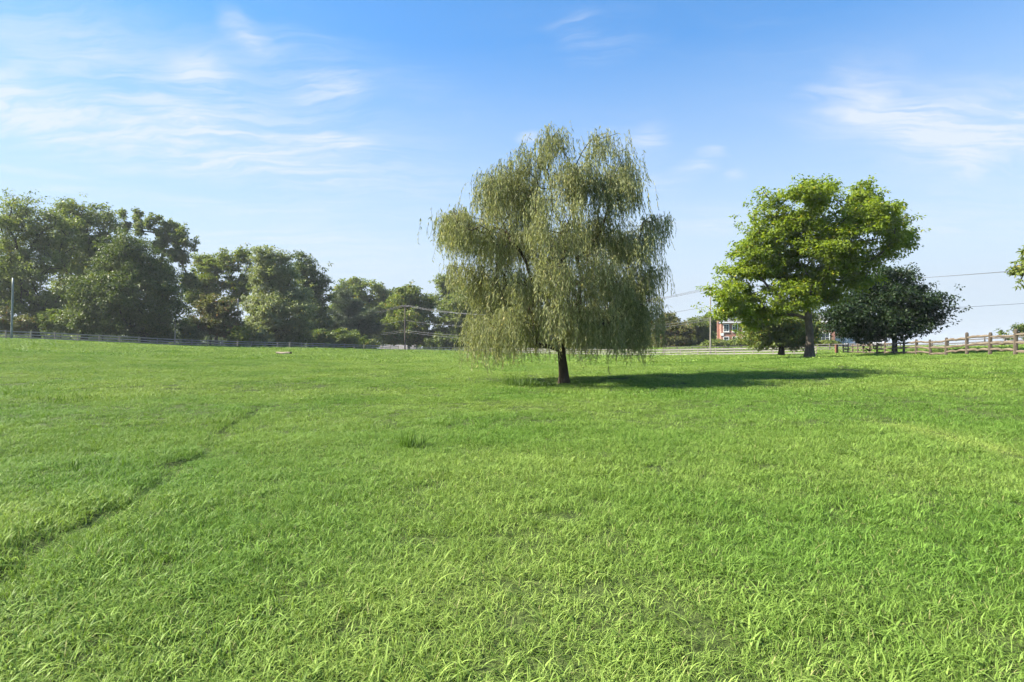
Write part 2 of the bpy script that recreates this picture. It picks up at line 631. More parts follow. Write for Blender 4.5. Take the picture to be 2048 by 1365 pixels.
MAT['splitrail'] = simple_mat('split_rail', (0.085, 0.066, 0.047), 0.85, 0.2, 8.0, 0.6, 0.15, stretch=(0.3, 4, 4), col2=(0.20, 0.162, 0.118))
MAT['polewood'] = simple_mat('pole_wood', (0.075, 0.06, 0.05), 0.9, 0.2, 8.0, 0.3, 0.1, stretch=(3, 3, 0.2), col2=(0.14, 0.115, 0.095))
MAT['palepole'] = simple_mat('pale_pole', (0.20, 0.18, 0.15), 0.8, 0.15, 8.0, 0.3, 0.15, stretch=(3, 3, 0.2), col2=(0.31, 0.28, 0.24))
MAT['steel'] = simple_mat('galvanised_steel', (0.16, 0.19, 0.19), 0.5, 0.15, 4.0, 0.0, 0.4)
MAT['wire'] = simple_mat('wire', (0.14, 0.14, 0.14), 0.5, 0.1, 2.0, 0.0, 0.4)
MAT['darkwire'] = simple_mat('dark_wire', (0.06, 0.06, 0.06), 0.5, 0.1, 2.0, 0.0, 0.4)
MAT['ceramic'] = simple_mat('insulator', (0.28, 0.29, 0.30), 0.3, 0.1, 2.0, 0.0, 0.5)
MAT['asphalt'] = simple_mat('road_surface', (0.085, 0.085, 0.088), 0.9, 0.12, 3.0, 0.2, 0.2)
MAT['gravel'] = simple_mat('drive_surface', (0.18, 0.17, 0.15), 0.95, 0.15, 4.0, 0.3, 0.1)
MAT['white'] = simple_mat('white_paint', (0.72, 0.72, 0.70), 0.5, 0.05, 3.0, 0.0, 0.3)
MAT['roof'] = simple_mat('roof_shingle', (0.115, 0.112, 0.115), 0.9, 0.2, 3.0, 0.3, 0.15, col2=(0.20, 0.195, 0.20))
MAT['stucco'] = simple_mat('pale_wall', (0.20, 0.19, 0.18), 0.9, 0.1, 3.0, 0.1, 0.15)
MAT['garage'] = simple_mat('garage_door', (0.32, 0.38, 0.46), 0.5, 0.08, 2.0, 0.0, 0.3)
MAT['log'] = simple_mat('weathered_log', (0.24, 0.19, 0.13), 0.9, 0.2, 7.0, 0.6, 0.1, stretch=(0.4, 3, 3), col2=(0.42, 0.35, 0.26))
MAT['logend'] = simple_mat('log_end', (0.06, 0.045, 0.03), 0.9, 0.2, 10.0, 0.3, 0.1)
MAT['tyre'] = simple_mat('tyre', (0.02, 0.02, 0.02), 0.8, 0.1)
MAT['rim'] = simple_mat('rim', (0.45, 0.45, 0.46), 0.3, 0.05, metal=0.8)
MAT['carblue'] = simple_mat('slate_blue_paint', (0.12, 0.16, 0.22), 0.25, 0.03, 1.0, 0.0, 0.6)
MAT['carwhite'] = simple_mat('white_car_paint', (0.68, 0.68, 0.68), 0.25, 0.03, 1.0, 0.0, 0.6)
MAT['carglass'] = simple_mat('car_glass', (0.02, 0.025, 0.03), 0.06, 0.02, 1.0, 0.0, 0.6)
MAT['headlight'] = simple_mat('headlight_lens', (0.6, 0.62, 0.64), 0.15, 0.02, 1.0, 0.0, 0.6)
MAT['redlens'] = simple_mat('tail_lens', (0.35, 0.02, 0.02), 0.2, 0.02, 1.0, 0.0, 0.5)
MAT['redpost'] = simple_mat('red_brown_masonry', (0.12, 0.055, 0.038), 0.9, 0.2, 9.0, 0.3, 0.1, col2=(0.19, 0.09, 0.06))
MAT['redtarp'] = simple_mat('red_panel', (0.30, 0.07, 0.05), 0.7, 0.1, 2.0)


def glass_mat():
    m, nt, out = new_mat('window_glass')
    b = N(nt, 'ShaderNodeBsdfPrincipled')
    b.inputs['Base Color'].default_value = (0.06, 0.075, 0.09, 1)
    b.inputs['Roughness'].default_value = 0.05
    b.inputs['Specular IOR Level'].default_value = 0.9
    nt.links.new(b.outputs[0], out.inputs[0])
    return m


MAT['glass'] = glass_mat()


def brick_mat():
    m, nt, out = new_mat('red_brick')
    b = N(nt, 'ShaderNodeBsdfPrincipled')
    t = N(nt, 'ShaderNodeTexCoord')
    g = N(nt, 'ShaderNodeNewGeometry')
    # project along the dominant horizontal axis
    s = N(nt, 'ShaderNodeSeparateXYZ')
    nt.links.new(t.outputs['Object'], s.inputs[0])
    c = N(nt, 'ShaderNodeCombineXYZ')
    nt.links.new(M2(nt, 'ADD', s.outputs[0], s.outputs[1]), c.inputs[0])
    nt.links.new(s.outputs[2], c.inputs[1])
    br = N(nt, 'ShaderNodeTexBrick')
    br.inputs['Scale'].default_value = 1.0
    br.inputs['Brick Width'].default_value = 0.22
    br.inputs['Row Height'].default_value = 0.075
    br.inputs['Mortar Size'].default_value = 0.01
    br.inputs['Color1'].default_value = (0.30, 0.105, 0.062, 1)
    br.inputs['Color2'].default_value = (0.22, 0.072, 0.045, 1)
    br.inputs['Mortar'].default_value = (0.38, 0.33, 0.28, 1)
    nt.links.new(c.outputs[0], br.inputs['Vector'])
    n = noise(nt, t.outputs['Object'], 0.9, 4, 0.5)
    nt.links.new(mixc(nt, maprange(nt, n.outputs[0], 0.3, 0.7, 0, 0.35), br.outputs[0], (0.36, 0.15, 0.10)), b.inputs['Base Color'])
    b.inputs['Roughness'].default_value = 0.9
    nt.links.new(b.outputs[0], out.inputs[0])
    return m


MAT['brick'] = brick_mat()

# ------------------------------------------------------------------ ground sheet


def axis(lo, hi, fine, cells):
    """non-uniform coordinates: fine steps in [fine0, fine1], growing outwards"""
    f0, f1, st = fine
    mid = list(np.arange(f0, f1, st)) + [f1]
    up, s, v = [], st, f1
    while v < hi:
        s *= cells
        v += s
        up.append(min(v, hi))
    dn, s, v = [], st, f0
    while v > lo:
        s *= cells
        v -= s
        dn.append(max(v, lo))
    return np.array(dn[::-1] + mid + up)


gx = axis(-2600, 2600, (-7.5, 0.0, 0.11), 1.055)
gy = axis(-400, 3000, (2.0, 15.0, 0.14), 1.045)
GX, GY = np.meshgrid(gx, gy, indexing='xy')
GZ = H(GX, GY)
nx_, ny_ = len(gx), len(gy)
vid = np.arange(nx_ * ny_).reshape(ny_, nx_)
fq = np.stack((vid[:-1, :-1].ravel(), vid[:-1, 1:].ravel(), vid[1:, 1:].ravel(), vid[1:, :-1].ravel()), axis=1)
gme = mesh_np('ground', np.stack((GX.ravel(), GY.ravel(), GZ.ravel()), axis=1), fq, None, [MAT['ground']], smooth=True)
ground = link(bpy.data.objects.new('ground', gme))
tag(ground, 'open green pasture rolling away to the fences', 'ground', kind='structure')


def ribbon(name, pts, width, mat, label, cat, lift=0.05):
    """road or drive following the ground"""
    pts = [Vector((p[0], p[1], 0)) for p in pts]
    fine = []
    for a, b in zip(pts[:-1], pts[1:]):
        k = max(2, int((b - a).length / 1.5))
        fine += [a.lerp(b, i / k) for i in range(k)]
    fine.append(pts[-1])
    # round the corners
    for _ in range(12):
        fine = [fine[0]] + [(fine[i - 1] + fine[i] * 2 + fine[i + 1]) / 4 for i in range(1, len(fine) - 1)] + [fine[-1]]
    V, Q = [], []
    nw = 5
    for i, p in enumerate(fine):
        t = (fine[min(i + 1, len(fine) - 1)] - fine[max(i - 1, 0)]).normalized()
        n = Vector((-t.y, t.x, 0))
        for k in range(nw):
            q = p + n * width * (k / (nw - 1) - 0.5)
            V.append((q.x, q.y, 0))
    V = np.array(V)
    V[:, 2] = H(V[:, 0], V[:, 1]) + lift
    for i in range(len(fine) - 1):
        for k in range(nw - 1):
            a = i * nw + k
            Q.append((a, a + 1, a + nw + 1, a + nw))
    o = link(bpy.data.objects.new(name, mesh_np(name, V, np.array(Q), None, [mat], smooth=True)))
    tag(o, label, cat, kind='structure')
    return o


ribbon('road', [(-90, 74), (-62, 97), (-48, 119), (-30, 143), (-10, 146), (14, 124), (30, 105), (44, 97), (52, 90)], 5.0, MAT['asphalt'], 'grey paved road running behind the board fence', 'road')
ribbon('driveway', [(52, 90), (56, 102), (61, 112), (70, 117)], 4.2, MAT['gravel'], 'pale driveway leading up to the brick house', 'driveway', 0.07)
ribbon('parking_apron', [(62, 119.5), (90, 111.5)], 8.0, MAT['gravel'], 'pale parking apron in front of the garage wing', 'driveway', 0.11)

# ------------------------------------------------------------------ grass
rng = np.random.RandomState(11)


def blade_clump(name, nb, rad, h0, h1, w0, w1, lean, mat, seed, segs=3, tip_curl=1.0):
    """tuft of curved ribbon blades as one mesh"""
    r = np.random.RandomState(seed)
    V, Q, T, tint, odd = [], [], [], [], []
    base = 0
    for i in range(nb):
        a = r.rand() * 2 * math.pi
        rr = rad * math.sqrt(r.rand())
        bx, by = rr * math.cos(a), rr * math.sin(a)
        h = h0 + (h1 - h0) * r.rand() ** 1.3
        w = w0 + (w1 - w0) * r.rand()
        la = r.rand() * 2 * math.pi
        ln = lean * (0.25 + r.rand())
        dx, dy = math.cos(la), math.sin(la)
        tw = r.rand() * math.pi
        sx, sy = math.cos(tw), math.sin(tw)
        # mostly broadside to the bend
        sx, sy = -dy * 0.85 + sx * 0.4, dx * 0.85 + sy * 0.4
        t_, o_ = r.rand(), r.rand()
        for k in range(segs + 1):
            s = k / segs
            out = h * ln * s ** 1.6
            z = h * (s - 0.42 * ln * s ** (2.2 + tip_curl))
            ww = w * (1 - s ** 1.7) * (0.75 + 0.25 * min(1, s * 3 + 0.2))
            cx, cy = bx + dx * out, by + dy * out
            if k < segs:
                V += [(cx - sx * ww, cy - sy * ww, z), (cx + sx * ww, cy + sy * ww, z)]
                tint += [t_, t_]
                odd += [o_, o_]
            else:
                V.append((cx, cy, z))
                tint.append(t_)
                odd.append(o_)
        for k in range(segs - 1):
            b = base + 2 * k
            Q.append((b, b + 1, b + 3, b + 2))
        b = base + 2 * (segs - 1)
        T.append((b, b + 1, b + 2))
        base += 2 * segs + 1
    return mesh_np(name, np.array(V), np.array(Q), np.array(T), [mat], {'tint': tint, 'odd': odd})


def in_view(x, y, margin):
    return (np.abs(x) < y * 0.915 + margin)


def scatter(y0, y1, dens, margin, r):
    X1 = y1 * 0.915 + margin
    n = int(2 * X1 * (y1 - y0) * dens)
    x = (r.rand(n) * 2 - 1) * X1
    y = y0 + (y1 - y0) * r.rand(n)
    k = in_view(x, y, margin)
    return x[k], y[k]


def grass_layer(name, label, variants, x, y, scale, patch, tilt, r, sink=0.01):
    z = H(x, y) - sink
    n = len(x)
    pc = bpy.data.collections.new(name + '_blades')
    for i, me in enumerate(variants):
        pc.objects.link(bpy.data.objects.new(name + '_tuft', me))
    me = bpy.data.meshes.new(name)
    me.vertices.add(n)
    me.vertices.foreach_set('co', np.stack((x, y, z), 1).astype(np.float32).ravel())
    a = me.attributes.new('rot', 'FLOAT_VECTOR', 'POINT')
    rot = np.stack((tilt * (r.rand(n) - 0.5), tilt * (r.rand(n) - 0.5), r.rand(n) * 2 * math.pi), 1)
    a.data.foreach_set('vector', rot.astype(np.float32).ravel())
    a = me.attributes.new('scl', 'FLOAT_VECTOR', 'POINT')
    a.data.foreach_set('vector', scale.astype(np.float32).ravel())
    a = me.attributes.new('pick', 'INT', 'POINT')
    a.data.foreach_set('value', r.randint(0, len(variants), n).astype(np.int32))
    a = me.attributes.new('patch', 'FLOAT', 'POINT')
    a.data.foreach_set('value', patch.astype(np.float32))
    me.update()
    o = link(bpy.data.objects.new(name, me))
    ng = bpy.data.node_groups.new(name, 'GeometryNodeTree')
    ng.interface.new_socket('Geometry', in_out='INPUT', socket_type='NodeSocketGeometry')
    ng.interface.new_socket('Geometry', in_out='OUTPUT', socket_type='NodeSocketGeometry')
    gi = ng.nodes.new('NodeGroupInput')
    go = ng.nodes.new('NodeGroupOutput')
    ci = ng.nodes.new('GeometryNodeCollectionInfo')
    ci.inputs['Collection'].default_value = pc
    ci.inputs['Separate Children'].default_value = True
    ci.inputs['Reset Children'].default_value = True
    ip = ng.nodes.new('GeometryNodeInstanceOnPoints')

    def attr(nm, dt):
        q = ng.nodes.new('GeometryNodeInputNamedAttribute')
        q.data_type = dt
        q.inputs['Name'].default_value = nm
        return q.outputs[0]

    e2r = ng.nodes.new('FunctionNodeEulerToRotation')
    ng.links.new(attr('rot', 'FLOAT_VECTOR'), e2r.inputs[0])
    ng.links.new(gi.outputs[0], ip.inputs['Points'])
    ng.links.new(ci.outputs[0], ip.inputs['Instance'])
    ip.inputs['Pick Instance'].default_value = True
    ng.links.new(attr('pick', 'INT'), ip.inputs['Instance Index'])
    ng.links.new(e2r.outputs[0], ip.inputs['Rotation'])
    ng.links.new(attr('scl', 'FLOAT_VECTOR'), ip.inputs['Scale'])
    ng.links.new(ip.outputs[0], go.inputs[0])
    md = o.modifiers.new('blades', 'NODES')
    md.node_group = ng
    tag(o, label, 'grass', kind='stuff')
    return o


def height_field(x, y):
    """how tall the grass stands: patchy, trodden down on the trails"""
    h = 0.70 + 0.75 * vnoise(x, y, 1.1, 21) * vnoise(x, y, 3.7, 22) + 0.35 * vnoise(x, y, 0.45, 23)
    # a few sunken, thin spots
    h *= 0.84 + 0.16 * np.clip(vnoise(x, y, 0.8, 24) * 4.2 - 0.35, 0, 1)
    d, s = poly_dist(x + wig(y), y, TRAIL)
    brk = 0.5 + 0.5 * np.clip(vnoise(x * 0 + 5, y, 1.6, 41) * 1.8, 0, 1)
    h *= 1 - 0.66 * brk * np.exp(-(d / (0.08 + 0.09 * brk)) ** 2)
    h *= 1 + 0.40 * np.exp(-((d - 0.38) / 0.2) ** 2) * (s > 0)
    d, s = poly_dist(x, y, TRAIL_R)
    h *= 1 - 0.30 * np.exp(-(d / 0.22) ** 2)
    # thin under the willow
    d = np.hypot(x - 1.9, y - 20.7)
    h *= 1 - 0.35 * np.exp(-(d / 1.6) ** 2)
    return h


def patch_field(x, y):
    p = 0.50 * vnoise(x, y, 2.3, 31) + 0.32 * vnoise(x, y, 9.0, 32) + 0.18 * vnoise(x, y, 0.5, 33)
    d, s = poly_dist(x, y, TRAIL_R)
    far = np.clip((y - 14) / 50, 0, 1)
    return np.clip((p - 0.5) * 2.3 + 0.42 + 0.30 * far, 0, 1.15) + 1.1 * np.exp(-(d / 0.26) ** 2)


near_v = [blade_clump('near_tuft', 105, 0.17, 0.03, 0.095, 0.0015, 0.0036, 1.35, MAT['grass'], 100 + i, 4) for i in range(7)]
near_v += [blade_clump('near_broad_tuft', 46, 0.15, 0.04, 0.115, 0.0026, 0.0054, 1.5, MAT['grass'], 120 + i, 4) for i in range(3)]
mid_v = [blade_clump('mid_tuft', 190, 0.42, 0.035, 0.10, 0.0038, 0.0082, 1.25, MAT['grass'], 140 + i, 3) for i in range(5)]
far_v = [blade_clump('far_tuft', 140, 1.1, 0.05, 0.14, 0.016, 0.034, 1.1, MAT['grass'], 160 + i, 2) for i in range(4)]
horz_v = [blade_clump('distant_tuft', 150, 2.2, 0.06, 0.16, 0.03, 0.06, 0.9, MAT['grass'], 180 + i, 2) for i in range(4)]


def make_layer(name, label, variants, y0, y1, dens, margin, r, amp=0.3):
    x, y = scatter(y0, y1, dens, margin, r)
    h = height_field(x, y)
    k = r.rand(len(x)) < np.clip((h - 0.05) * 4, 0.1, 1)
    x, y, h = x[k], y[k], h[k]
    s = (1 - amp / 2 + amp * r.rand(len(x)))
    sc = np.stack((s * (0.7 + 0.3 * h), s * (0.7 + 0.3 * h), s * h), 1)
    return grass_layer(name, label, variants, x, y, sc, patch_field(x, y), 0.25, r)


make_layer('grass', 'thick curling green grass filling the near foreground', near_v, 1.6, 10.0, 90, 1.5, rng)
make_layer('grass', 'green pasture grass in the middle of the field', near_v, 10.0, 17.0, 34, 1.5, rng)
make_layer('grass', 'green pasture grass around the willow', mid_v, 15.0, 48.0, 9, 3, rng)
make_layer('grass', 'green pasture grass towards the far fence', far_v, 44.0, 100.0, 2.2, 6, rng)
make_layer('grass', 'distant green grass near the tree line', horz_v, 92.0, 150.0, 0.6, 6, rng)

# ------------------------------------------------------------------ trees


def leaves_mesh(name, pos, dirs, length, width, mat, r, droop=0.0, fold=0.25, nrm=None, ctint=None):
    """kite-shaped leaves: pos = leaf base, dirs = unit leaf axis"""
    n = len(pos)
    rnd = r.normal(size=(n, 3))
    if nrm is not None:
        rnd = rnd * 0.55 + nrm
    side = np.cross(dirs, rnd)
    side /= np.linalg.norm(side, axis=1, keepdims=True) + 1e-9
    up = np.cross(side, dirs)
    L = (length * (0.65 + 0.7 * r.rand(n)))[:, None]
    W = (width * (0.65 + 0.7 * r.rand(n)))[:, None] * 0.5
    mid = pos + dirs * L * 0.45
    a = pos
    b = mid + side * W + up * W * fold
    c = pos + dirs * L - np.array([0, 0, 1.0]) * L * droop
    d = mid - side * W + up * W * fold
    V = np.stack((a, b, c, d), 1).reshape(-1, 3)
    Q = np.arange(4 * n).reshape(n, 4)
    tint = r.rand(n) if ctint is None else np.clip(0.45 * r.rand(n) + 0.55 * ctint, 0, 1)
    tint = np.repeat(tint, 4)
    odd = np.repeat(r.rand(n), 4)
    return mesh_np(name, V, Q, None, [mat], {'tint': tint, 'odd': odd})


def sample_lobes(lobes, n, r, shell=2.0):
    """points in a union of ellipsoids (centre, radii), biased to the outside"""
    vol = np.array([l[1][0] * l[1][1] * l[1][2] for l in lobes]) ** 0.75
    pick = r.choice(len(lobes), n, p=vol / vol.sum())
    v = r.normal(size=(n, 3))
    v /= np.linalg.norm(v, axis=1, keepdims=True)
    rad = r.rand(n) ** (1 / (3.0 * shell / 2))
    C = np.array([lobes[i][0] for i in pick])
    S = np.array([lobes[i][1] for i in pick])
    return C + v * rad[:, None] * S, v, pick


class Skeleton:
    """branches grown from a trunk to a set of points; nearest node wins, long detours cost"""

    def __init__(self, trunk_pts):
        self.pos = [np.array(p, float) for p in trunk_pts]
        self.par = [-1] + list(range(len(trunk_pts) - 1))
        self.len = [0.0]
        for i in range(1, len(trunk_pts)):
            self.len.append(self.len[-1] + np.linalg.norm(self.pos[i] - self.pos[i - 1]))
        self.first = max(1, len(trunk_pts) - 3)
        self.ntrunk = len(trunk_pts)
        self.tips = []

    def grow(self, pts, seg, r, k=0.35, wob=0.09, rise=0.15):
        fork = self.pos[self.ntrunk - 1]
        order = np.argsort(np.linalg.norm(pts - fork, axis=1))
        for i in order:
            p = pts[i]
            A = np.array(self.pos[self.first:])
            L = np.array(self.len[self.first:])
            D = np.linalg.norm(A - p, axis=1)
            # avoid running back down
            pen = np.clip(A[:, 2] - p[2], 0, None) * 0.9
            j = int(np.argmin(D + k * L + pen)) + self.first
            a = self.pos[j]
            d = np.linalg.norm(p - a)
            m = max(1, int(d / seg))
            prev = j
            off = r.normal(size=3) * wob * d * 0.5
            for q in range(1, m + 1):
                s = q / m
                x = a + (p - a) * s + off * math.sin(math.pi * s)
                x[2] += rise * d * math.sin(math.pi * s) * 0.5
                self.pos.append(x)
                self.par.append(prev)
                self.len.append(self.len[prev] + d / m)
                prev = len(self.pos) - 1
            self.tips.append(prev)

    def radii(self, rbase, rtip, p=2.25):
        n = len(self.pos)
        acc = np.zeros(n)
        kids = np.zeros(n, int)
        for i in range(1, n):
            kids[self.par[i]] += 1
        acc[kids == 0] = 1.0
        for i in range(n - 1, 0, -1):
            acc[self.par[i]] += acc[i]
        r = acc ** (1 / p)
        fork = r[self.ntrunk - 1]
        r = r / r[0] * rbase * 0.92
        r = np.maximum(r, rtip)
        # keep the trunk even up to the fork, flared at the foot
        for i in range(self.ntrunk):
            t = i / max(1, self.ntrunk - 1)
            r[i] = rbase * (1.0 - 0.22 * t) + rbase * 0.55 * math.exp(-t * 9)
        return r

    def mesh(self, name, mat, rad, sides=6):
        V, Q = [], []
        base = 0
        # trunk: one continuous tube
        ts = 14
        for i in range(self.ntrunk):
            for k in range(ts):
                a = k * 2 * math.pi / ts
                w = 1 + 0.10 * math.sin(3 * a + 1.0) * (1 if i < 3 else 0.5) + 0.05 * math.sin(5 * a + i)
                V.append(self.pos[i] + np.array([math.cos(a), math.sin(a), 0]) * rad[i] * w)
        for i in range(self.ntrunk - 1):
            for k in range(ts):
                Q.append((i * ts + k, i * ts + (k + 1) % ts, (i + 1) * ts + (k + 1) % ts, (i + 1) * ts + k))
        base = len(V)
        for i in range(self.ntrunk, len(self.pos)):
            j = self.par[i]
            a, b = self.pos[j], self.pos[i]
            t = b - a
            L = np.linalg.norm(t)
            if L < 1e-6:
                continue
            t = t / L
            u = np.cross(t, [0.3, 0.2, 0.93])
            u /= np.linalg.norm(u) + 1e-9
            v = np.cross(t, u)
            r0 = min(rad[j], rad[i] * 1.35)
            r1 = rad[i]
            s = sides if r0 > 0.03 else 4
            a = a - t * r0 * 0.35
            b = b + t * r1 * 0.35
            for (c, rr) in ((a, r0), (b, r1)):
                for k in range(s):
                    an = k * 2 * math.pi / s
                    V.append(c + (u * math.cos(an) + v * math.sin(an)) * rr)
            for k in range(s):
                Q.append((base + k, base + (k + 1) % s, base + s + (k + 1) % s, base + s + k))
            base += 2 * s
        return mesh_np(name, np.array(V), np.array(Q), None, [mat], smooth=True)


def px_lobes(lobes, d, squash=0.9, r=None, depth=0.5):
    """crown lobes given in pixels of the photograph -> ellipsoids in metres at distance d"""
    k = d / F
    out = []
    for (x, y, rx, ry) in lobes:
        c = P(x, y, d)
        rz = (rx + ry) / 2 * k * squash
        dy = (r.rand() * 2 - 1) * rz * depth if r is not None else 0
        out.append((np.array([c.x, c.y + dy, c.z]), np.array([rx * k, rz, ry * k])))
    return out


def make_tree(name, label, d, base_px, lobes, mat, bark, trunk_r, seed, ntips=120, nleaf=14000, leaf=None, clump=None,
              fork=0.3, sparse=1.0, group=None, cat='tree', droop=0.15, aspect=0.6, lean=0.0, k=0.35, depth=0.8, shell=2.0, needle=False, up=0.35, base_xy=None, rise=0.15, flat=0.62):
    r = np.random.RandomState(seed)
    bx, by = base_xy or XY(base_px, d)
    bz = hz(bx, by)
    root = empty(name, (bx, by, bz))
    L = px_lobes(lobes, d, 0.95, r, depth)
    org = np.array([bx, by, bz])
    top = max(l[0][2] + l[1][2] for l in L)
    Ht = top - bz
    fz = Ht * fork
    cen = np.mean([l[0] for l in L], axis=0)
    tp = []
    nt_ = 7
    for i in range(nt_):
        s = i / (nt_ - 1)
        tp.append([(cen[0] - bx) * 0.22 * s ** 2 + lean * s * fz + 0.04 * trunk_r * math.sin(i * 2.1), 0.05 * math.sin(i * 1.7), -0.15 + (fz + 0.15) * s])
    sk = Skeleton(tp)
    pts, nv, pick = sample_lobes(L, ntips, r, shell)
    pts = pts - org
    pts[:, 2] = np.maximum(pts[:, 2], 0.35)
    sk.grow(pts, seg=Ht * 0.06, r=r, k=k, rise=rise)
    rad = sk.radii(trunk_r, 0.006 + 0.00012 * d)
    link(bpy.data.objects.new('trunk', sk.mesh('trunk', bark, rad)), root)
    # foliage: sprays gathered round the branch tips
    leaf = leaf or 0.0030 * d
    mean_r = np.mean([np.mean(l[1]) for l in L])
    clump = clump or mean_r * 0.20
    ids = list(sk.tips) + [sk.par[t] for t in sk.tips if sk.par[t] >= sk.ntrunk]
    tips = np.array([sk.pos[t] for t in ids])
    nsub = max(3, int(nleaf / len(tips) / 14))
    size = 0.6 + 0.8 * r.rand(len(tips))
    sub = tips[:, None, :] + r.normal(size=(len(tips), nsub, 3)) * clump * size[:, None, None] * np.array([1, 1, flat])
    sub = sub.reshape(-1, 3)
    per = max(4, int(nleaf / len(sub)))
    sp = clump * 0.36
    off = r.normal(size=(len(sub), per, 3)) * sp * np.array([1, 1, 0.55])
    pos = (sub[:, None, :] + off).reshape(-1, 3)
    dirs = off.reshape(-1, 3) / sp + r.normal(size=pos.shape) * 0.7
    if needle:
        dirs = dirs * np.array([1, 1, 0.6]) + np.array([0, 0, 0.25])
    else:
        dirs[:, 2] -= 0.45
    dirs /= np.linalg.norm(dirs, axis=1, keepdims=True) + 1e-9
    ct = np.repeat(np.clip(0.5 + 0.33 * r.normal(size=len(sub)), 0, 1), per)
    keep = pos[:, 2] > 0.12
    pos, dirs, ct = pos[keep], dirs[keep], ct[keep]
    nrm = np.tile(np.array([[0, 0, 1.0]]), (len(pos), 1)) * up * 2
    me = leaves_mesh('crown', pos, dirs, leaf, leaf * aspect, mat, r, droop, nrm=nrm, ctint=ct)
    link(bpy.data.objects.new('crown', me), root)
    tag(root, label, cat, group)
    return root


# ---- the weeping willow in the middle of the field
def make_willow():
    r = np.random.RandomState(5)
    d = 20.7
    g = ground_at(1128, 769)
    d = g.y
    bx, by, bz = g
    root = empty('willow_tree', (bx, by, bz))
    org = np.array([bx, by, bz])
    k = d / F
    lobes = [(1102, 298, 30, 16), (1060, 322, 32, 24), (1015, 345, 26, 20), (1195, 300, 28, 12), (1238, 338, 24, 26), (978, 390, 28, 36), (1050, 385, 50, 42),
             (1140, 375, 46, 34), (1215, 390, 40, 36), (906, 448, 30, 13), (930, 455, 26, 18), (912, 446, 26, 12), (950, 462, 34, 28), (1010, 465, 54, 46), (1090, 470, 54, 50),
             (1175, 465, 56, 46), (1245, 470, 24, 22), (1298, 448, 20, 12), (1265, 500, 28, 20), (928, 528, 26, 16), (976, 560, 42, 34),
             (1025, 570, 50, 40), (1100, 560, 52, 44), (1185, 555, 54, 40), (1252, 570, 40, 28), (1300, 545, 18, 14),
             (958, 640, 26, 18), (1000, 645, 36, 22), (1050, 635, 40, 26), (1120, 630, 40, 22), (1185, 630, 50, 28), (1248, 635, 40, 24), (1288, 620, 16, 18)]
    L = []
    for (x, y, rx, ry) in lobes:
        c = P(x, y, d)
        side = abs(x - 1110) / 220.0
        dep = 2.9 * math.sqrt(max(0.05, 1 - side * side)) * (0.55 if y < 360 else 1.0)
        for q in range(3):
            oy = (r.rand() * 2 - 1) * dep
            L.append((np.array([c.x, by + oy, c.z]), np.array([rx * k, 0.9, ry * k])))
    tp = [(0, 0, -0.15), (-0.01, 0, 0.25), (-0.04, 0.0, 0.6), (-0.07, 0.02, 0.95), (-0.10, 0.02, 1.3), (-0.10, 0.0, 1.62)]
    sk = Skeleton(tp)
    # main limbs as seen: one low to the left, a leaning leader to the right, the centre stem
    mains = np.array([P(1075, 690, d) - Vector(org), P(1090, 560, d) - Vector(org), P(1150, 640, d) - Vector(org), P(1165, 560, d + 0.6) - Vector(org), P(1060, 620, d - 0.5) - Vector(org),
                      P(1140, 480, d) - Vector(org), P(1105, 420, d - 0.4) - Vector(org), P(1190, 470, d + 0.5) - Vector(org), P(1000, 560, d) - Vector(org), P(1240, 560, d) - Vector(org), P(1210, 360, d) - Vector(org), P(1095, 340, d) - Vector(org)])
    sk.grow(mains, 0.35, r, k=0.2, wob=0.10, rise=0.10)
    sk.tips = []
    nb = 1080
    pts, nv, pick = sample_lobes(L, nb, r, 2.2)
    pts = pts - org
    pts[:, 2] = np.maximum(pts[:, 2], 1.3)
    sk.grow(pts, 0.35, r, k=0.30, wob=0.16, rise=0.45)
    rad = sk.radii(0.185, 0.0055, 2.1)
    link(bpy.data.objects.new('trunk', sk.mesh('trunk', MAT['willowbark'], rad, 7)), root)
    tips = np.array([sk.pos[t] for t in sk.tips])
    POS, DIR = [], []
    TV, TQ = [], []
    for i, t in enumerate(tips):
        rho = math.hypot(t[0], t[1])
        out = np.array([t[0], t[1], 0]) / max(rho, 0.3)
        ns = r.randint(10, 17)
        Lb = 0.45 + 0.65 * r.rand() + (0.75 * r.rand() if t[2] < 3.2 else 0.0)
        spread = 0.12 + 0.15 * r.rand()
        for s_ in range(ns):
            o = t + r.normal(size=3) * np.array([spread, spread, 0.10])
            dv = out * (0.18 + 0.25 * r.rand()) + r.normal(size=3) * np.array([0.22, 0.22, 0.0])
            ln = Lb * (0.45 + 0.75 * r.rand())
            floor = 0.35 + 1.1 * r.rand() ** 1.4 + (0.15 if t[0] > 0 else -0.10)
            ln = min(ln, max(0.25, o[2] - floor))
            m = max(5, int(ln / 0.066))
            s = np.linspace(0.02, 1, m)
            swing = r.normal() * 0.10
            x = o[None, :] + dv[None, :] * (ln * 0.55 * (1 - np.exp(-2.4 * s)))[:, None]
            x[:, 2] = o[2] + 0.10 * ln * np.sin(np.pi * np.minimum(s * 2.2, 1)) - ln * s ** 1.25
            x[:, 0] += swing * s * s * ln + 0.02 * np.sin(s * 9 + i)
            POS.append(x)
            dd = r.normal(size=(m, 3)) * np.array([0.42, 0.42, 0.22]) + np.array([0.06, 0, -0.9])
            DIR.append(dd)
            b0 = len(TV)
            kk = [0, m // 3, 2 * m // 3, m - 1]
            for q in kk:
                TV += [x[q] + np.array([0.003, 0, 0]), x[q] - np.array([0.003, 0, 0])]
            for q in range(3):
                TQ.append((b0 + 2 * q, b0 + 2 * q + 1, b0 + 2 * q + 3, b0 + 2 * q + 2))
    POS = np.concatenate(POS)
    DIR = np.concatenate(DIR)
    DIR /= np.linalg.norm(DIR, axis=1, keepdims=True)
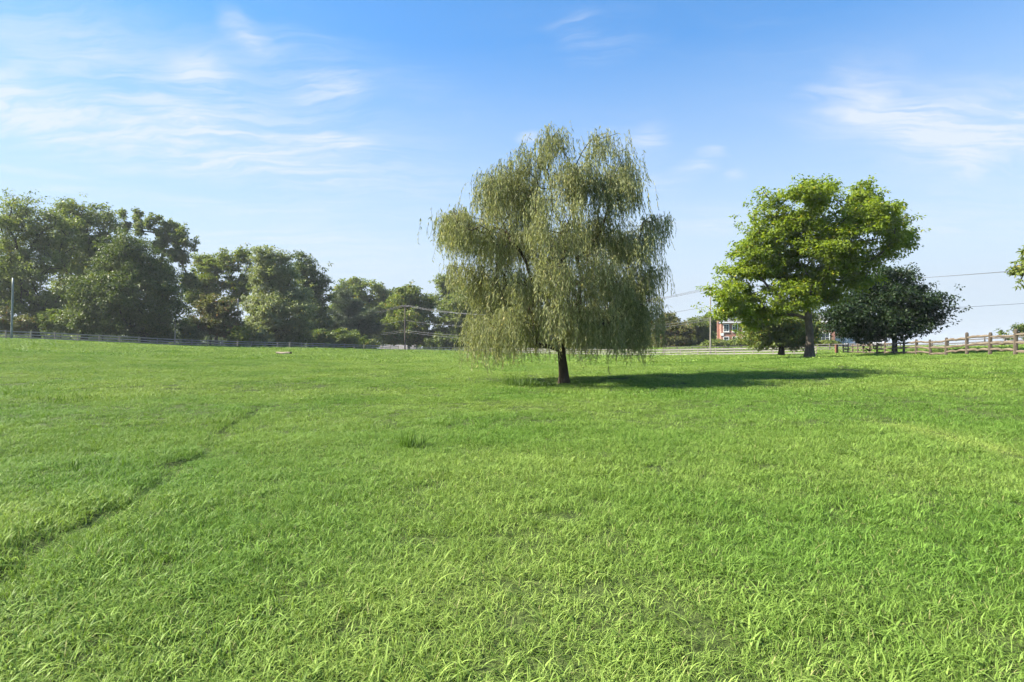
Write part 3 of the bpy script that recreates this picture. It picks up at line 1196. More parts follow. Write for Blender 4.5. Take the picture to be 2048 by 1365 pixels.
    crown = link(bpy.data.objects.new('crown', leaves_mesh('crown', POS, DIR, 0.135, 0.030, MAT['willow'], r, 0.1, 0.2)), root)
    link(bpy.data.objects.new('hanging_twigs', mesh_np('hanging_twigs', np.array(TV), np.array(TQ), None, [MAT['olivetwig']])), root)
    tag(root, 'weeping willow with trailing grey green strands alone in the field', 'willow tree')
    print('willow leaves', len(POS))


MAT['olivetwig'] = simple_mat('willow_twig', (0.12, 0.11, 0.05), 0.7, 0.1)
make_willow()

# ---- the broad tree by the split rail fence, and the dark one behind it
g = ground_at(1620, 717)
make_tree('broadleaf_tree', 'broad sunlit yellow green tree with forked trunk beside the rail fence', g.y, 1620,
          [(1590, 395, 48, 32), (1655, 388, 46, 28), (1538, 398, 24, 28), (1735, 393, 36, 28), (1772, 420, 32, 34), (1555, 450, 58, 43), (1635, 450, 64, 48),
           (1712, 458, 62, 44), (1782, 478, 34, 28), (1520, 508, 48, 40), (1480, 543, 42, 32), (1580, 525, 58, 46), (1668, 528, 58, 42), (1732, 522, 42, 26),
           (1440, 580, 32, 24), (1500, 592, 48, 30), (1560, 588, 48, 32), (1465, 614, 36, 16), (1680, 585, 42, 26), (1625, 500, 50, 40), (1620, 560, 44, 30), (1530, 624, 40, 14), (1712, 572, 30, 20), (1450, 625, 28, 12), (1515, 640, 26, 14)],
          MAT['maple'], MAT['bark'], 0.35, 7, ntips=430, nleaf=95000, leaf=0.25, clump=0.44, flat=0.5, fork=0.265, k=0.22, depth=1.5, aspect=0.55, rise=0.2, shell=1.8)
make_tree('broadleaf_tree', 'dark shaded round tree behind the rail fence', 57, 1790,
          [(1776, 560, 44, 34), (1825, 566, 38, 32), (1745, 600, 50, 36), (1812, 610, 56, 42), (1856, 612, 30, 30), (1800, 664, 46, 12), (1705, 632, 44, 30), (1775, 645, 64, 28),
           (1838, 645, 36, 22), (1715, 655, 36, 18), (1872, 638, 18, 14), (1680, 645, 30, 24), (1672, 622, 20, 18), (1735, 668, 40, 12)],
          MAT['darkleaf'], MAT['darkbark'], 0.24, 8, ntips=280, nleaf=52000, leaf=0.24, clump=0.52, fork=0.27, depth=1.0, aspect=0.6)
make_tree('broadleaf_tree', 'low bushy green tree with short dark trunk touching the board fence', 76, 1563,
          [(1520, 642, 40, 30), (1575, 636, 40, 34), (1550, 668, 56, 22), (1604, 664, 26, 26), (1502, 672, 26, 18), (1590, 686, 24, 8), (1530, 690, 26, 7), (1600, 640, 20, 20)],
          MAT['olive'], MAT['darkbark'], 0.42, 9, ntips=150, nleaf=26000, leaf=0.32, clump=0.6, fork=0.24, depth=0.8)

# ---- the tree line on the left, near to far
TREES = [
    ('broadleaf_tree', 'tall grey green tree at the far left edge above the light pole', 104, 72,
     [(80, 440, 52, 42), (45, 470, 45, 45), (110, 475, 45, 48), (30, 530, 50, 46), (95, 540, 50, 46), (30, 595, 50, 40), (90, 600, 46, 40), (-25, 560, 50, 60), (60, 640, 55, 22)],
     'forest', 'darkbark', 0.55, 21, 210, 30000, {'fork': 0.22}),
    ('broadleaf_tree', 'second tall tree from the left edge, crown touching its neighbour', 113, 168,
     [(160, 435, 40, 34), (205, 440, 28, 34), (150, 490, 42, 40), (195, 495, 42, 42), (165, 550, 46, 44), (150, 610, 50, 40)],
     'forest', 'darkbark', 0.5, 22, 150, 20000, {'fork': 0.22}),
    ('broadleaf_tree', 'dense dark domed tree rising behind the left board fence', 96, 288,
     [(248, 492, 40, 30), (222, 530, 48, 38), (280, 530, 46, 40), (205, 580, 46, 38), (262, 585, 62, 46), (320, 580, 36, 44), (205, 632, 42, 30), (275, 640, 66, 36), (335, 625, 28, 34)],
     'forestdark', 'darkbark', 0.45, 23, 260, 44000, {'fork': 0.16, 'clump': 0.85}),
    ('broadleaf_tree', 'tall sparse tree with upright branches poking above the dark dome', 128, 330,
     [(242, 428, 5, 10), (252, 448, 6, 14), (272, 432, 7, 16), (284, 458, 9, 18), (302, 440, 9, 18), (318, 452, 12, 24), (342, 458, 14, 26), (362, 476, 14, 18), (384, 490, 14, 12), (325, 490, 18, 20), (360, 510, 18, 18), (335, 545, 24, 22), (375, 560, 18, 20)],
     'forest', 'bark', 0.42, 24, 120, 13000, {'fork': 0.38, 'clump': 0.36, 'k': 0.2, 'shell': 1.4, 'flat': 1.5}),
    ('broadleaf_tree', 'open crowned tree with tufted top left of the silvery tree', 136, 432,
     [(402, 518, 20, 14), (425, 535, 24, 22), (448, 515, 14, 14), (470, 528, 20, 18), (490, 520, 16, 20), (415, 575, 36, 30), (470, 575, 30, 32), (390, 600, 24, 24), (495, 560, 20, 22)],
     'olive', 'darkbark', 0.4, 25, 130, 15000, {'fork': 0.3, 'clump': 0.7}),
    ('broadleaf_tree', 'large silvery green tree right of the bare wooden pole', 119, 536,
     [(532, 512, 26, 24), (550, 535, 40, 32), (525, 570, 42, 36), (575, 575, 40, 36), (510, 615, 36, 32), (560, 620, 48, 36), (600, 625, 30, 34), (525, 655, 40, 26), (585, 665, 36, 22)],
     'silver', 'darkbark', 0.45, 26, 200, 32000, {'fork': 0.2}),
    ('broadleaf_tree', 'dark green tree tucked behind the right side of the silvery tree', 144, 622,
     [(602, 528, 22, 22), (622, 556, 28, 30), (636, 595, 26, 32), (610, 605, 34, 36), (625, 645, 38, 34)],
     'forestdark', 'darkbark', 0.45, 27, 120, 17000, {'fork': 0.2}),
    ('broadleaf_tree', 'small russet tinged tree with thin dark stems behind the board fence', 107, 420,
     [(420, 612, 30, 22), (452, 618, 24, 22), (400, 645, 28, 20), (440, 650, 32, 22), (462, 660, 20, 20)],
     'russet', 'darkbark', 0.16, 28, 90, 13000, {'fork': 0.2}),
    ('broadleaf_tree', 'olive tree standing at the back above the pine', 196, 735,
     [(685, 572, 24, 12), (715, 570, 24, 12), (740, 578, 28, 16), (765, 598, 26, 24), (700, 605, 40, 30), (745, 625, 44, 36), (690, 650, 40, 34)],
     'olive', 'darkbark', 0.45, 29, 150, 19000, {'fork': 0.2}),
    ('pine_tree', 'soft grey green pine between the silvery tree and the utility pole', 162, 692,
     [(690, 588, 12, 18), (684, 615, 24, 20), (705, 612, 20, 18), (668, 640, 26, 18), (715, 638, 34, 20), (690, 660, 44, 22), (735, 660, 30, 20), (740, 632, 22, 14), (700, 682, 44, 14)],
     'pine', 'darkbark', 0.4, 30, 170, 26000, {'fork': 0.35, 'needle': True, 'aspect': 0.22, 'leaf': 0.62, 'up': 0.1, 'cat': 'pine tree'}),
    ('broadleaf_tree', 'rounded green tree right behind the crossarm utility pole', 166, 818,
     [(818, 588, 24, 18), (795, 610, 28, 22), (840, 610, 26, 24), (790, 645, 32, 24), (830, 645, 38, 28), (795, 676, 30, 14), (845, 678, 22, 14)],
     'olive', 'darkbark', 0.4, 31, 150, 21000, {'fork': 0.2}),
    ('broadleaf_tree', 'dim green tree between the pine and the rounded tree', 208, 790,
     [(790, 590, 22, 16), (775, 620, 30, 30), (805, 630, 30, 34), (770, 665, 34, 24)],
     'forestdark', 'darkbark', 0.4, 32, 90, 10000, {'fork': 0.2}),
    ('broadleaf_tree', 'thin airy tree showing sky just left of the willow', 176, 902,
     [(885, 568, 20, 20), (908, 575, 22, 24), (895, 605, 24, 20), (925, 600, 24, 28), (870, 600, 10, 10)],
     'forest', 'darkbark', 0.35, 33, 80, 8500, {'fork': 0.4, 'clump': 0.7}),
    ('broadleaf_tree', 'spreading dark green tree behind the left skirts of the willow', 168, 950,
     [(940, 610, 40, 34), (985, 595, 44, 40), (905, 645, 40, 26), (960, 655, 56, 30), (1010, 650, 50, 34), (880, 665, 26, 20)],
     'forest', 'darkbark', 0.45, 34, 150, 21000, {'fork': 0.2}),
    ('broadleaf_tree', 'tree mostly hidden straight behind the willow trunk', 172, 1110,
     [(1060, 650, 48, 34), (1110, 640, 48, 40), (1160, 650, 44, 36)],
     'forestdark', 'darkbark', 0.4, 35, 90, 12000, {'fork': 0.2}),
    ('broadleaf_tree', 'dark green tree behind the right skirts of the willow', 150, 1262,
     [(1215, 645, 40, 34), (1262, 625, 38, 32), (1290, 650, 30, 30), (1250, 672, 50, 22)],
     'forestdark', 'darkbark', 0.4, 36, 120, 17000, {'fork': 0.18}),
    ('broadleaf_tree', 'rounded tan and russet tree right of the willow', 140, 1342,
     [(1340, 645, 22, 18), (1326, 665, 22, 20), (1356, 665, 22, 22), (1340, 682, 36, 14)],
     'russet', 'darkbark', 0.25, 37, 80, 13000, {'fork': 0.15}),
    ('broadleaf_tree', 'mid green tree just left of the pale pole', 152, 1394,
     [(1392, 655, 22, 18), (1382, 675, 24, 18), (1408, 675, 24, 18)],
     'forest', 'darkbark', 0.25, 38, 70, 10000, {'fork': 0.2}),
    ('broadleaf_tree', 'feathery green tree between the pale pole and the brick house', 160, 1428,
     [(1416, 642, 14, 10), (1432, 652, 18, 16), (1425, 672, 26, 20)],
     'forest', 'darkbark', 0.25, 39, 70, 9000, {'fork': 0.2}),
]
for (nm, lab, d, bp, lob, mt, bk, tr, sd, nt_, nl, kw) in TREES:
    make_tree(nm, lab, d, bp, lob, MAT[mt], MAT[bk], tr, sd, ntips=int(nt_ * 1.9), nleaf=int(nl * 1.7), leaf=kw.pop('leaf', 0.0036 * d), group='trees along the far side of the pasture', **kw)

# far wood behind the tree line, one mass
def far_wood():
    r = np.random.RandomState(77)
    pos = []
    for px in np.arange(-160, 1440, 14.0):
        d = 225 + 30 * r.rand()
        top = 632 + 26 * r.rand() + (14 if px > 640 else 0) + (12 if px > 1250 else 0)
        c = P(px, (top + 700) / 2, d)
        n = 330
        v = r.normal(size=(n, 3))
        v /= np.linalg.norm(v, axis=1, keepdims=True)
        v *= (r.rand(n) ** 0.4)[:, None]
        pos.append(np.array(c) + v * np.array([3.6 + 2 * r.rand(), 4.0, (700 - top) / 2 * d / F]))
    pos = np.concatenate(pos)
    dirs = r.normal(size=pos.shape)
    dirs /= np.linalg.norm(dirs, axis=1, keepdims=True)
    o = link(bpy.data.objects.new('far_wood', leaves_mesh('far_wood', pos, dirs, 1.2, 0.9, MAT['forest'], r, 0.1)))
    tag(o, 'distant wood showing as dim green mass between the nearer trunks', 'wood', kind='stuff')


far_wood()

# tree outside the right edge that reaches one leafy branch into view
make_tree('broadleaf_tree', 'leafy branch tip of a tree reaching in at the right edge', 36, 2330,
          [(2034, 533, 22, 12), (2052, 515, 24, 14), (2085, 505, 30, 22), (2140, 480, 40, 34), (2220, 450, 50, 50), (2300, 430, 60, 60), (2044, 562, 8, 6)],
          MAT['olive'], MAT['bark'], 0.3, 41, ntips=190, nleaf=22000, leaf=0.20, clump=0.24, fork=0.35, depth=0.4)

# ---- shrubs (several stems from the ground)
SHRUBS = [
    ('golden brown shrub at the foot of the light pole', 92, 20, [(15, 640, 40, 26), (50, 650, 24, 18)], 'russet'),
    ('speckled green shrub between the light pole and the dark dome', 95, 120, [(110, 640, 30, 26), (150, 645, 30, 24)], 'shrub'),
    ('dark leafy shrub under the dark domed tree', 93, 205, [(190, 648, 34, 22), (225, 655, 30, 18)], 'forestdark'),
    ('low dark shrub behind the fence right of the dome trunk', 101, 300, [(285, 665, 30, 14), (325, 670, 26, 14)], 'forestdark'),
    ('pale grey green rounded shrub right of the leaning pole', 104, 382, [(378, 655, 16, 14), (388, 672, 22, 14)], 'silver'),
    ('yellow green vine clump at the foot of the bare wooden pole', 106, 478, [(480, 672, 12, 14), (474, 686, 10, 8)], 'olive'),
    ('light green shrub below the silvery tree', 113, 505, [(505, 665, 26, 20), (520, 680, 30, 12)], 'silver'),
    ('dark shrub below the right side of the silvery tree', 118, 590, [(590, 675, 34, 14), (565, 682, 24, 10)], 'forestdark'),
    ('bushy olive shrub left of the pine foot', 130, 640, [(640, 672, 16, 18), (650, 688, 26, 10)], 'shrub'),
    ('rounded yellow green shrub below the pine', 132, 692, [(690, 675, 24, 18), (680, 690, 34, 8), (706, 684, 14, 14)], 'shrub'),
    ('small shrub on the crest right of the pine', 140, 730, [(728, 688, 18, 8)], 'shrub'),
    ('dark hedge like shrub behind the willow skirts', 158, 905, [(890, 682, 34, 12), (930, 684, 30, 10)], 'forestdark'),
    ('low shrub line behind the fence right of the willow trunk', 150, 1190, [(1170, 684, 36, 12), (1220, 684, 34, 12)], 'forestdark'),
    ('clipped yellow green shrub below the brick house windows', 126, 1480, [(1462, 690, 16, 5), (1490, 689, 18, 6)], 'olive'),
    ('low green shrub at the left corner of the brick house', 124, 1432, [(1424, 692, 18, 6), (1444, 690, 10, 5)], 'forest'),
    ('low clipped hedge under the big white framed window', 124, 1648, [(1640, 690, 14, 4), (1656, 690, 10, 4)], 'olive'),
    ('leafy shrub on the rise behind the nearest rail fence posts', 72, 2050, [(2046, 664, 24, 16), (2010, 674, 22, 9), (2090, 662, 30, 20)], 'shrub'),
]
for i, (lab, d, bp, lob, mt) in enumerate(SHRUBS):
    make_tree('shrub', lab, d, bp, lob, MAT[mt], MAT['darkbark'], 0.05, 60 + i, ntips=60, nleaf=7000, leaf=0.0038 * d,
              fork=0.06, group='shrubs along the fences', cat='shrub', depth=0.4, shell=1.6, clump=0.0042 * d)

# tall weeds and tufts standing in the pasture
WEEDS = [
    (825, 896, 0.40, 110, 0.20, 'tall upright dark weed tuft in the middle foreground'),
    (768, 860, 0.20, 70, 0.30, 'low dark grass clump left of the tall weed tuft'),
    (892, 950, 0.16, 40, 0.08, 'tiny dark weed below the tall weed tuft'),
    (145, 800, 0.36, 90, 0.70, 'wide wispy weed patch on the left of the field'),
    (330, 742, 0.30, 70, 0.9, 'faint weed patch beyond the trail on the left'),
    (480, 708, 0.35, 70, 1.2, 'weed patch just left of the fallen log'),
    (690, 742, 0.25, 60, 0.8, 'weed patch in the field between log and willow'),
    (190, 940, 0.24, 90, 0.35, 'long grass clump beside the trail on the left'),
    (1045, 772, 0.55, 320, 0.55, 'heap of long grass left of the willow trunk'),
    (1090, 774, 0.34, 200, 0.38, 'long grass hugging the foot of the willow trunk'),
    (1375, 790, 0.22, 60, 0.4, 'weed tuft in the willow shadow'),
    (1440, 708, 0.55, 90, 1.1, 'bright weed clump at the foot of the pale pole'),
    (1380, 712, 0.40, 70, 0.9, 'weed clump along the far board fence'),
    (1340, 752, 0.28, 70, 0.9, 'weed patch right of the willow'),
]
for i, (x, y, h, nb, rad, lab) in enumerate(WEEDS):
    q = ground_at(x, y)
    me = blade_clump('weed_tuft', nb, rad, h * 0.4, h, 0.0030 + 0.00018 * q.y, 0.005 + 0.0004 * q.y, 0.35 if 'upright' in lab else 0.6, MAT['weed'] if 'bright' not in lab else MAT['olive'], 300 + i, 4)
    o = link(bpy.data.objects.new('weed_tuft', me))
    o.location = (q.x, q.y, q.z - 0.03)
    if rad >= 0.4 or 'tiny' in lab:
        tag(o, lab, 'weeds', kind='stuff')
    else:
        tag(o, lab, 'weeds', 'weed tufts in the pasture')

# ------------------------------------------------------------------ fences


def resample(pts, sp):
    pts = [Vector((p[0], p[1])) for p in pts]
    out = [pts[0].copy()]
    carry = 0.0
    for a, b in zip(pts[:-1], pts[1:]):
        L = (b - a).length
        t = sp - carry
        while t <= L + 1e-6:
            out.append(a.lerp(b, t / L))
            t += sp
        carry = L - (t - sp)
    return out


_unit = {}


def unit_board(mat, hh, th):
    """board of unit length along +X"""
    key = (mat.name, hh, th)
    if key not in _unit:
        _unit[key] = MB().box((0, -th / 2, -hh / 2), (1, th / 2, hh / 2)).mesh('board', mat)
    return _unit[key]


def unit_post(mat, s, h):
    key = ('post', mat.name, s, h)
    if key not in _unit:
        mb = MB()
        mb.box((-s / 2, -s / 2, -0.25), (s / 2, s / 2, h), 0.008)
        _unit[key] = mb.mesh('post', mat)
    return _unit[key]


def place_span(o, a, b):
    """put a unit-length board from a to b"""
    t = b - a
    q = t.to_track_quat('X', 'Z')
    o.rotation_mode = 'QUATERNION'
    o.rotation_quaternion = q
    o.location = a
    o.scale = (t.length, 1, 1)


def board_fence(label, pts, spacing, heights, post_h, bmat, pmat, seed, group, board_h=0.15, post_s=0.12, drop=0.0):
    r = random.Random(seed)
    ps = resample(pts, spacing)
    o0 = Vector((ps[0].x, ps[0].y, hz(ps[0].x, ps[0].y)))
    root = empty('board_fence', o0)
    P3 = [Vector((p.x, p.y, hz(p.x, p.y))) - o0 for p in ps]
    for i, p in enumerate(P3):
        o = bpy.data.objects.new('post', unit_post(pmat, post_s, post_h))
        t = (P3[min(i + 1, len(P3) - 1)] - P3[max(i - 1, 0)])
        o.location = p
        o.rotation_euler = (r.uniform(-0.03, 0.03), r.uniform(-0.03, 0.03), math.atan2(t.y, t.x))
        o.scale = (1, 1, r.uniform(0.94, 1.05))
        link(o, root)
    for a, b in zip(P3[:-1], P3[1:]):
        t = (b - a)
        n = Vector((t.y, -t.x, 0)).normalized() * (post_s / 2 + 0.016)
        for h in heights:
            if r.random() < drop:
                continue
            o = bpy.data.objects.new('board', unit_board(bmat, board_h, 0.03))
            e = t.normalized() * 0.004
            place_span(o, a + n + e + Vector((0, 0, h + r.uniform(-0.025, 0.025))), b + n - e + Vector((0, 0, h + r.uniform(-0.025, 0.025))))
            link(o, root)
    tag(root, label, 'fence', group)
    return root


step = Vector((1.49, 2.25))
p0 = Vector((-67.5, 76.0))
left_pts = [tuple(p0 - step * 3), tuple(p0 + step * 27)]
board_fence('long weathered three board fence running along the left side of the field', left_pts, step.length, (0.30, 0.68, 1.08), 1.24, MAT['oldwood'], MAT['post'], 1, 'board fences', post_s=0.15)
c0 = p0 + step * 27.6
far_pts = [(c0.x + 1.0, c0.y + 0.5), (-11, 138), (10, 118), (24, 100), (33.5, 92), (45.1, 80.4)]
board_fence('weathered three board fence crossing the back of the field behind the willow', far_pts, 3.0, (0.28, 0.66, 1.06), 1.22, MAT['oldwood'], MAT['post'], 2, 'board fences')
board_fence('second dark board fence on the far side of the road by the brick house', [(30, 113), (37.5, 106), (52, 99), (58, 83), (57.5, 66), (60, 54)], 3.0, (0.34, 0.72, 1.10), 1.24, MAT['darkwood'], MAT['darkwood'], 3, 'board fences', board_h=0.13)
board_fence('low brown board fence across the road behind the left fence', [(-60, 104), (-50, 124)], 2.6, (0.55, 0.95), 1.15, MAT['darkwood'], MAT['splitpost'], 4, 'board fences', drop=0.15)


def split_fence(label, pts, seed):
    """posts with rounded tops and rough hewn rails slotted into them"""
    r = random.Random(seed)
    o0 = Vector((pts[0][0], pts[0][1], hz(*pts[0])))
    root = empty('split_rail_fence', o0)
    pm = []
    for v in range(3):
        mb = MB()
        s, d_ = 0.085, 0.07
        prof = [(-s, 0), (s, 0)]
        bm = mb.bm
        rings = []
        for z, k in ((-0.3, 1.06), (0.3, 1.0), (0.8, 0.98), (1.20, 0.96), (1.27, 0.86), (1.31, 0.55)):
            ring = []
            for a in range(12):
                an = a * math.pi / 6
                # squarish section
                c, sn = math.cos(an), math.sin(an)
                q = (abs(c) ** 4 + abs(sn) ** 4) ** -0.25
                ring.append(bm.verts.new(((s * c * q) * k + r.uniform(-0.005, 0.005), (d_ * sn * q) * k + r.uniform(-0.005, 0.005), z)))
            rings.append(ring)
        for i in range(len(rings) - 1):
            for a in range(12):
                bm.faces.new((rings[i][a], rings[i][(a + 1) % 12], rings[i + 1][(a + 1) % 12], rings[i + 1][a]))
        bm.faces.new(rings[-1])
        pm.append(mb.mesh('post', MAT['splitpost'], smooth=False))
    rm = []
    for v in range(5):
        mb = MB()
        bm = mb.bm
        rings = []
        for i in range(9):
            t = i / 8
            taper = 0.45 + 0.55 * min(1, min(t, 1 - t) * 7)
            ring = []
            bend = 0.035 * math.sin(t * math.pi) * r.uniform(-1, 0.6)
            for a in range(6):
                an = a * math.pi / 3 + v * 0.4
                ring.append(bm.verts.new((t, math.cos(an) * 0.058 * taper * r.uniform(0.8, 1.15), bend + math.sin(an) * 0.078 * taper * r.uniform(0.8, 1.15))))
            rings.append(ring)
        for i in range(8):
            for a in range(6):
                bm.faces.new((rings[i][a], rings[i][(a + 1) % 6], rings[i + 1][(a + 1) % 6], rings[i + 1][a]))
        bm.faces.new(rings[0])
        bm.faces.new(rings[-1])
        rm.append(mb.mesh('rail', MAT['splitrail']))
    P3 = [Vector((x, y, hz(x, y))) - o0 for x, y in pts]
    for i, p in enumerate(P3):
        o = bpy.data.objects.new('post', pm[i % 3])
        t = (P3[min(i + 1, len(P3) - 1)] - P3[max(i - 1, 0)])
        o.location = p
        o.rotation_euler = (r.uniform(-0.03, 0.03), r.uniform(-0.035, 0.035), math.atan2(t.y, t.x) + math.pi / 2)
        o.scale = (1, 1, r.uniform(0.95, 1.06))
        link(o, root)
    for i, (a, b) in enumerate(zip(P3[:-1], P3[1:])):
        for j, h in enumerate((0.28, 0.66, 1.05)):
            o = bpy.data.objects.new('rail', rm[(i * 3 + j + r.randint(0, 4)) % 5])
            place_span(o, a + Vector((0, 0, h + r.uniform(-0.05, 0.05))), b + Vector((0, 0, h + r.uniform(-0.05, 0.05))))
            o.scale = (o.scale[0], 1, r.uniform(0.85, 1.15))
            link(o, root)
    tag(root, label, 'fence', 'split rail fence')
    return root


# post positions read from the photograph (pixel column; distance from the post heights)
sp = []
for px, d in ((2120, 25.2), (2031, 28.2), (1980, 31.2), (1934, 34.2), (1892, 37.6), (1861, 41.0), (1832, 44.4), (1808, 47.8), (1788, 51.2), (1770, 54.6), (1754, 58), (1740, 61.3), (1727, 64.6), (1716, 67.8), (1705, 71), (1696, 74), (1687, 77)):
    sp.append(XY(px, d))
split_fence('rustic split rail fence with round topped posts climbing the rise on the right', sp, 5)

# brick-red corner post where the two fences meet
cx_, cy_ = XY(1673, 79.5)
cp = empty('corner_post', (cx_, cy_, hz(cx_, cy_)))
MB().box((-0.16, -0.16, -0.2), (0.16, 0.16, 1.22), 0.02).build('pillar', MAT['redpost'], cp)
MB().box((-0.19, -0.19, 1.222), (0.19, 0.19, 1.28), 0.015).build('cap', MAT['redpost'], cp)
tag(cp, 'short red brick pillar where the board fence meets the rail fence', 'pillar')

# ------------------------------------------------------------------ fallen log
q = ground_at(566, 710)
lg = empty('fallen_log', q + Vector((0, 0, 0.16)))
mb = MB()
r_ = random.Random(3)
LL = 28 / F * q.y
pts = [(LL * (i / 8 - 0.5), 0.05 * math.sin(i * 0.9), 0.02 * math.sin(i * 1.3)) for i in range(9)]
mb.tube(pts, [0.15 + 0.03 * r_.random() for _ in pts], 10)
mb.build('log_body', MAT['log'], lg)
mb = MB()
mb.tube([(LL * 0.5 + 0.002, 0, 0.0), (LL * 0.5 + 0.12, 0.0, -0.03), (LL * 0.5 + 0.22, -0.06, -0.08)], [0.20, 0.16, 0.06], 9)
mb.build('broken_end', MAT['logend'], lg)
tag(lg, 'pale weathered log lying in the grass on the left', 'log')

# ------------------------------------------------------------------ poles and wires


def pole(name, label, px, d, height, r0, r1, mat, tilt=(0, 0), arms=(), group='poles beyond the fence', rz=0.0, cat='pole', cap=True):
    x, y = XY(px, d)
    z = hz(x, y)
    root = empty(name, (x, y, z), rz)
    mb = MB()
    ns = 6
    mb.tube([(tilt[0] * i / ns * height, tilt[1] * i / ns * height, -0.3 + (height + 0.3) * i / ns) for i in range(ns + 1)], [r0 + (r1 - r0) * i / ns for i in range(ns + 1)], 10)
    mb.build('shaft', mat, root, smooth=True)
    for (h, L) in arms:
        ox, oy = tilt[0] * h, tilt[1] * h
        a = MB().box((ox - L / 2, oy - r1 - 0.13, h - 0.06), (ox + L / 2, oy - r1 - 0.012, h + 0.06)).build('crossarm', MAT['polewood'], root)
        for s in (-0.46, 0.0, 0.46):
            MB().tube([(ox + s * L, oy - r1 - 0.07, h + 0.062), (ox + s * L, oy - r1 - 0.07, h + 0.16), (ox + s * L, oy - r1 - 0.07, h + 0.24)], [0.03, 0.06, 0.035], 8).build('insulator', MAT['ceramic'], a)
    tag(root, label, cat, group)
    return Vector((x, y, z)), root


xa, _ = XY(810, 148), 0
zB = hz(*XY(810, 148))
hB = (P(810, 611, 148).z) - zB
B, _ = pole('utility_pole', 'tall wooden utility pole with crossarm left of the willow', 810, 148, hB, 0.19, 0.12, MAT['polewood'], (0.0, 0), ((hB - 0.25, 2.4),), cat='utility pole', rz=R(-20))
hA = P(632, 642, 196).z - hz(*XY(632, 196))
A, _ = pole('utility_pole', 'dark wooden utility pole half hidden by the pine', 632, 196, hA, 0.19, 0.13, MAT['polewood'], (0, 0), ((hA - 0.3, 2.4),), cat='utility pole', rz=R(30))
D_, _ = pole('utility_pole', 'slim pale utility pole rising into the broad sunlit tree', 1421, 93, 11.0, 0.13, 0.09, MAT['palepole'], (0, 0), ((10.75, 2.4),), cat='utility pole', rz=R(-45))
E_, _ = pole('utility_pole', 'utility pole outside the right edge carrying the wires', 2960, 62, 12.0, 0.17, 0.11, MAT['palepole'], (0, 0), ((11.75, 2.4),), cat='utility pole', rz=R(-30))
x25, d25 = 23, 76
pole('light_pole', 'slim grey green steel pole at the left edge by the fence', x25, d25, (681 - 558) / F * d25, 0.13, 0.10, MAT['steel'], (0.025, 0), cat='pole')
pole('wooden_pole', 'short leaning bare pole behind the left fence', 349, 97, 5.7, 0.12, 0.09, MAT['palepole'], (0.035, 0), cat='pole')
pole('wooden_pole', 'bare wooden pole beside the silvery tree', 475, 108.5, 9.3, 0.16, 0.12, MAT['oldwood'], (0.01, 0), cat='pole')


def wire(label, a, b, sag, rad, mat=None):
    mb = MB()
    n = 26
    pts = []
    for i in range(n + 1):
        t = i / n
        p = a.lerp(b, t)
        p.z -= 4 * sag * t * (1 - t)
        pts.append(p)
    o0 = pts[0].copy()
    mb.tube([p - o0 for p in pts], rad, 4, cap=True)
    o = mb.build('overhead_wire', mat or MAT['wire'], None, loc=o0)
    tag(o, label, 'wire', 'overhead wires between the utility poles')


def T(root, off, h):
    return root + Vector((off[0], off[1], h))


dB = Vector((math.cos(R(-20)), math.sin(R(-20)), 0))
dA = Vector((math.cos(R(30)), math.sin(R(30)), 0))
dD = Vector((math.cos(R(-45)), math.sin(R(-45)), 0))
dE = Vector((math.cos(R(-30)), math.sin(R(-30)), 0))
for s, nm in ((-1.1, 'front'), (0.0, 'middle'), (1.1, 'rear')):
    pos = {'front': 'lowest looking', 'middle': 'middle', 'rear': 'highest looking'}[nm]
    wire('%s of the three top wires from the pine to the crossarm pole' % pos, A + dA * s + Vector((0, 0, hA)), B + dB * s + Vector((0, 0, hB)), 0.9, 0.022)
    wire('%s of the three top wires from the crossarm pole behind the willow' % pos, B + dB * s + Vector((0, 0, hB)), D_ + dD * s + Vector((0, 0, 11.0)), 3.4, 0.024)
    wire('%s of the three top wires over the dark tree at right' % pos, D_ + dD * s + Vector((0, 0, 11.0)), E_ + dE * s + Vector((0, 0, 12.6)), 1.2, 0.016, MAT['wire'])
for h, sg, wd in ((-3.9, 1.6, 'upper'), (-6.5, 1.2, 'second'), (-6.9, 1.5, 'lowest')):
    wire('%s cable from the pine to the crossarm pole below the top wires' % wd, A + Vector((0, 0, hA + h * 0.8)), B + Vector((0, 0, hB + h)), sg * 0.5, 0.028)
    wire('%s cable from the crossarm pole behind the willow below the top wires' % wd, B + Vector((0, 0, hB + h)), D_ + Vector((0, 0, 11.0 + h * 0.75)), sg + 1.0, 0.028)
wire('single dark cable low over the fence at right', D_ + Vector((0, 0, 6.4)), E_ + Vector((0, 0, 8.2)), 1.2, 0.024, MAT['darkwire'])

# ------------------------------------------------------------------ brick house
HD = 132.0
kH = HD / F


HROT = R(16)
HC = (1442 - CX) * kH      # left front corner of the house


def hx(px):
    # position along the turned facade, measured from the corner
    u = (px - CX) / F
    return HC + (u * HD - HC) / (math.cos(HROT) + u * math.sin(HROT))


def hy(py):
    return EYE - (py - CY) * kH


x0, x1 = hx(1442), hx(1670)
zb, zt = hy(696.5), hy(645)
house = empty('brick_house', (x0, HD, zb), -HROT)
ho = Vector(house.location)


def hb(lo, hi, name, mat, parent, bev=0.0):
    lo = Vector(lo) - ho
    hi = Vector(hi) - ho
    return MB().box(lo, hi, bev).build(name, mat, parent)


DEP = 11.0
hb((x0, HD, zb - 1.0), (x1, HD + DEP, zt), 'wall', MAT['brick'], house)
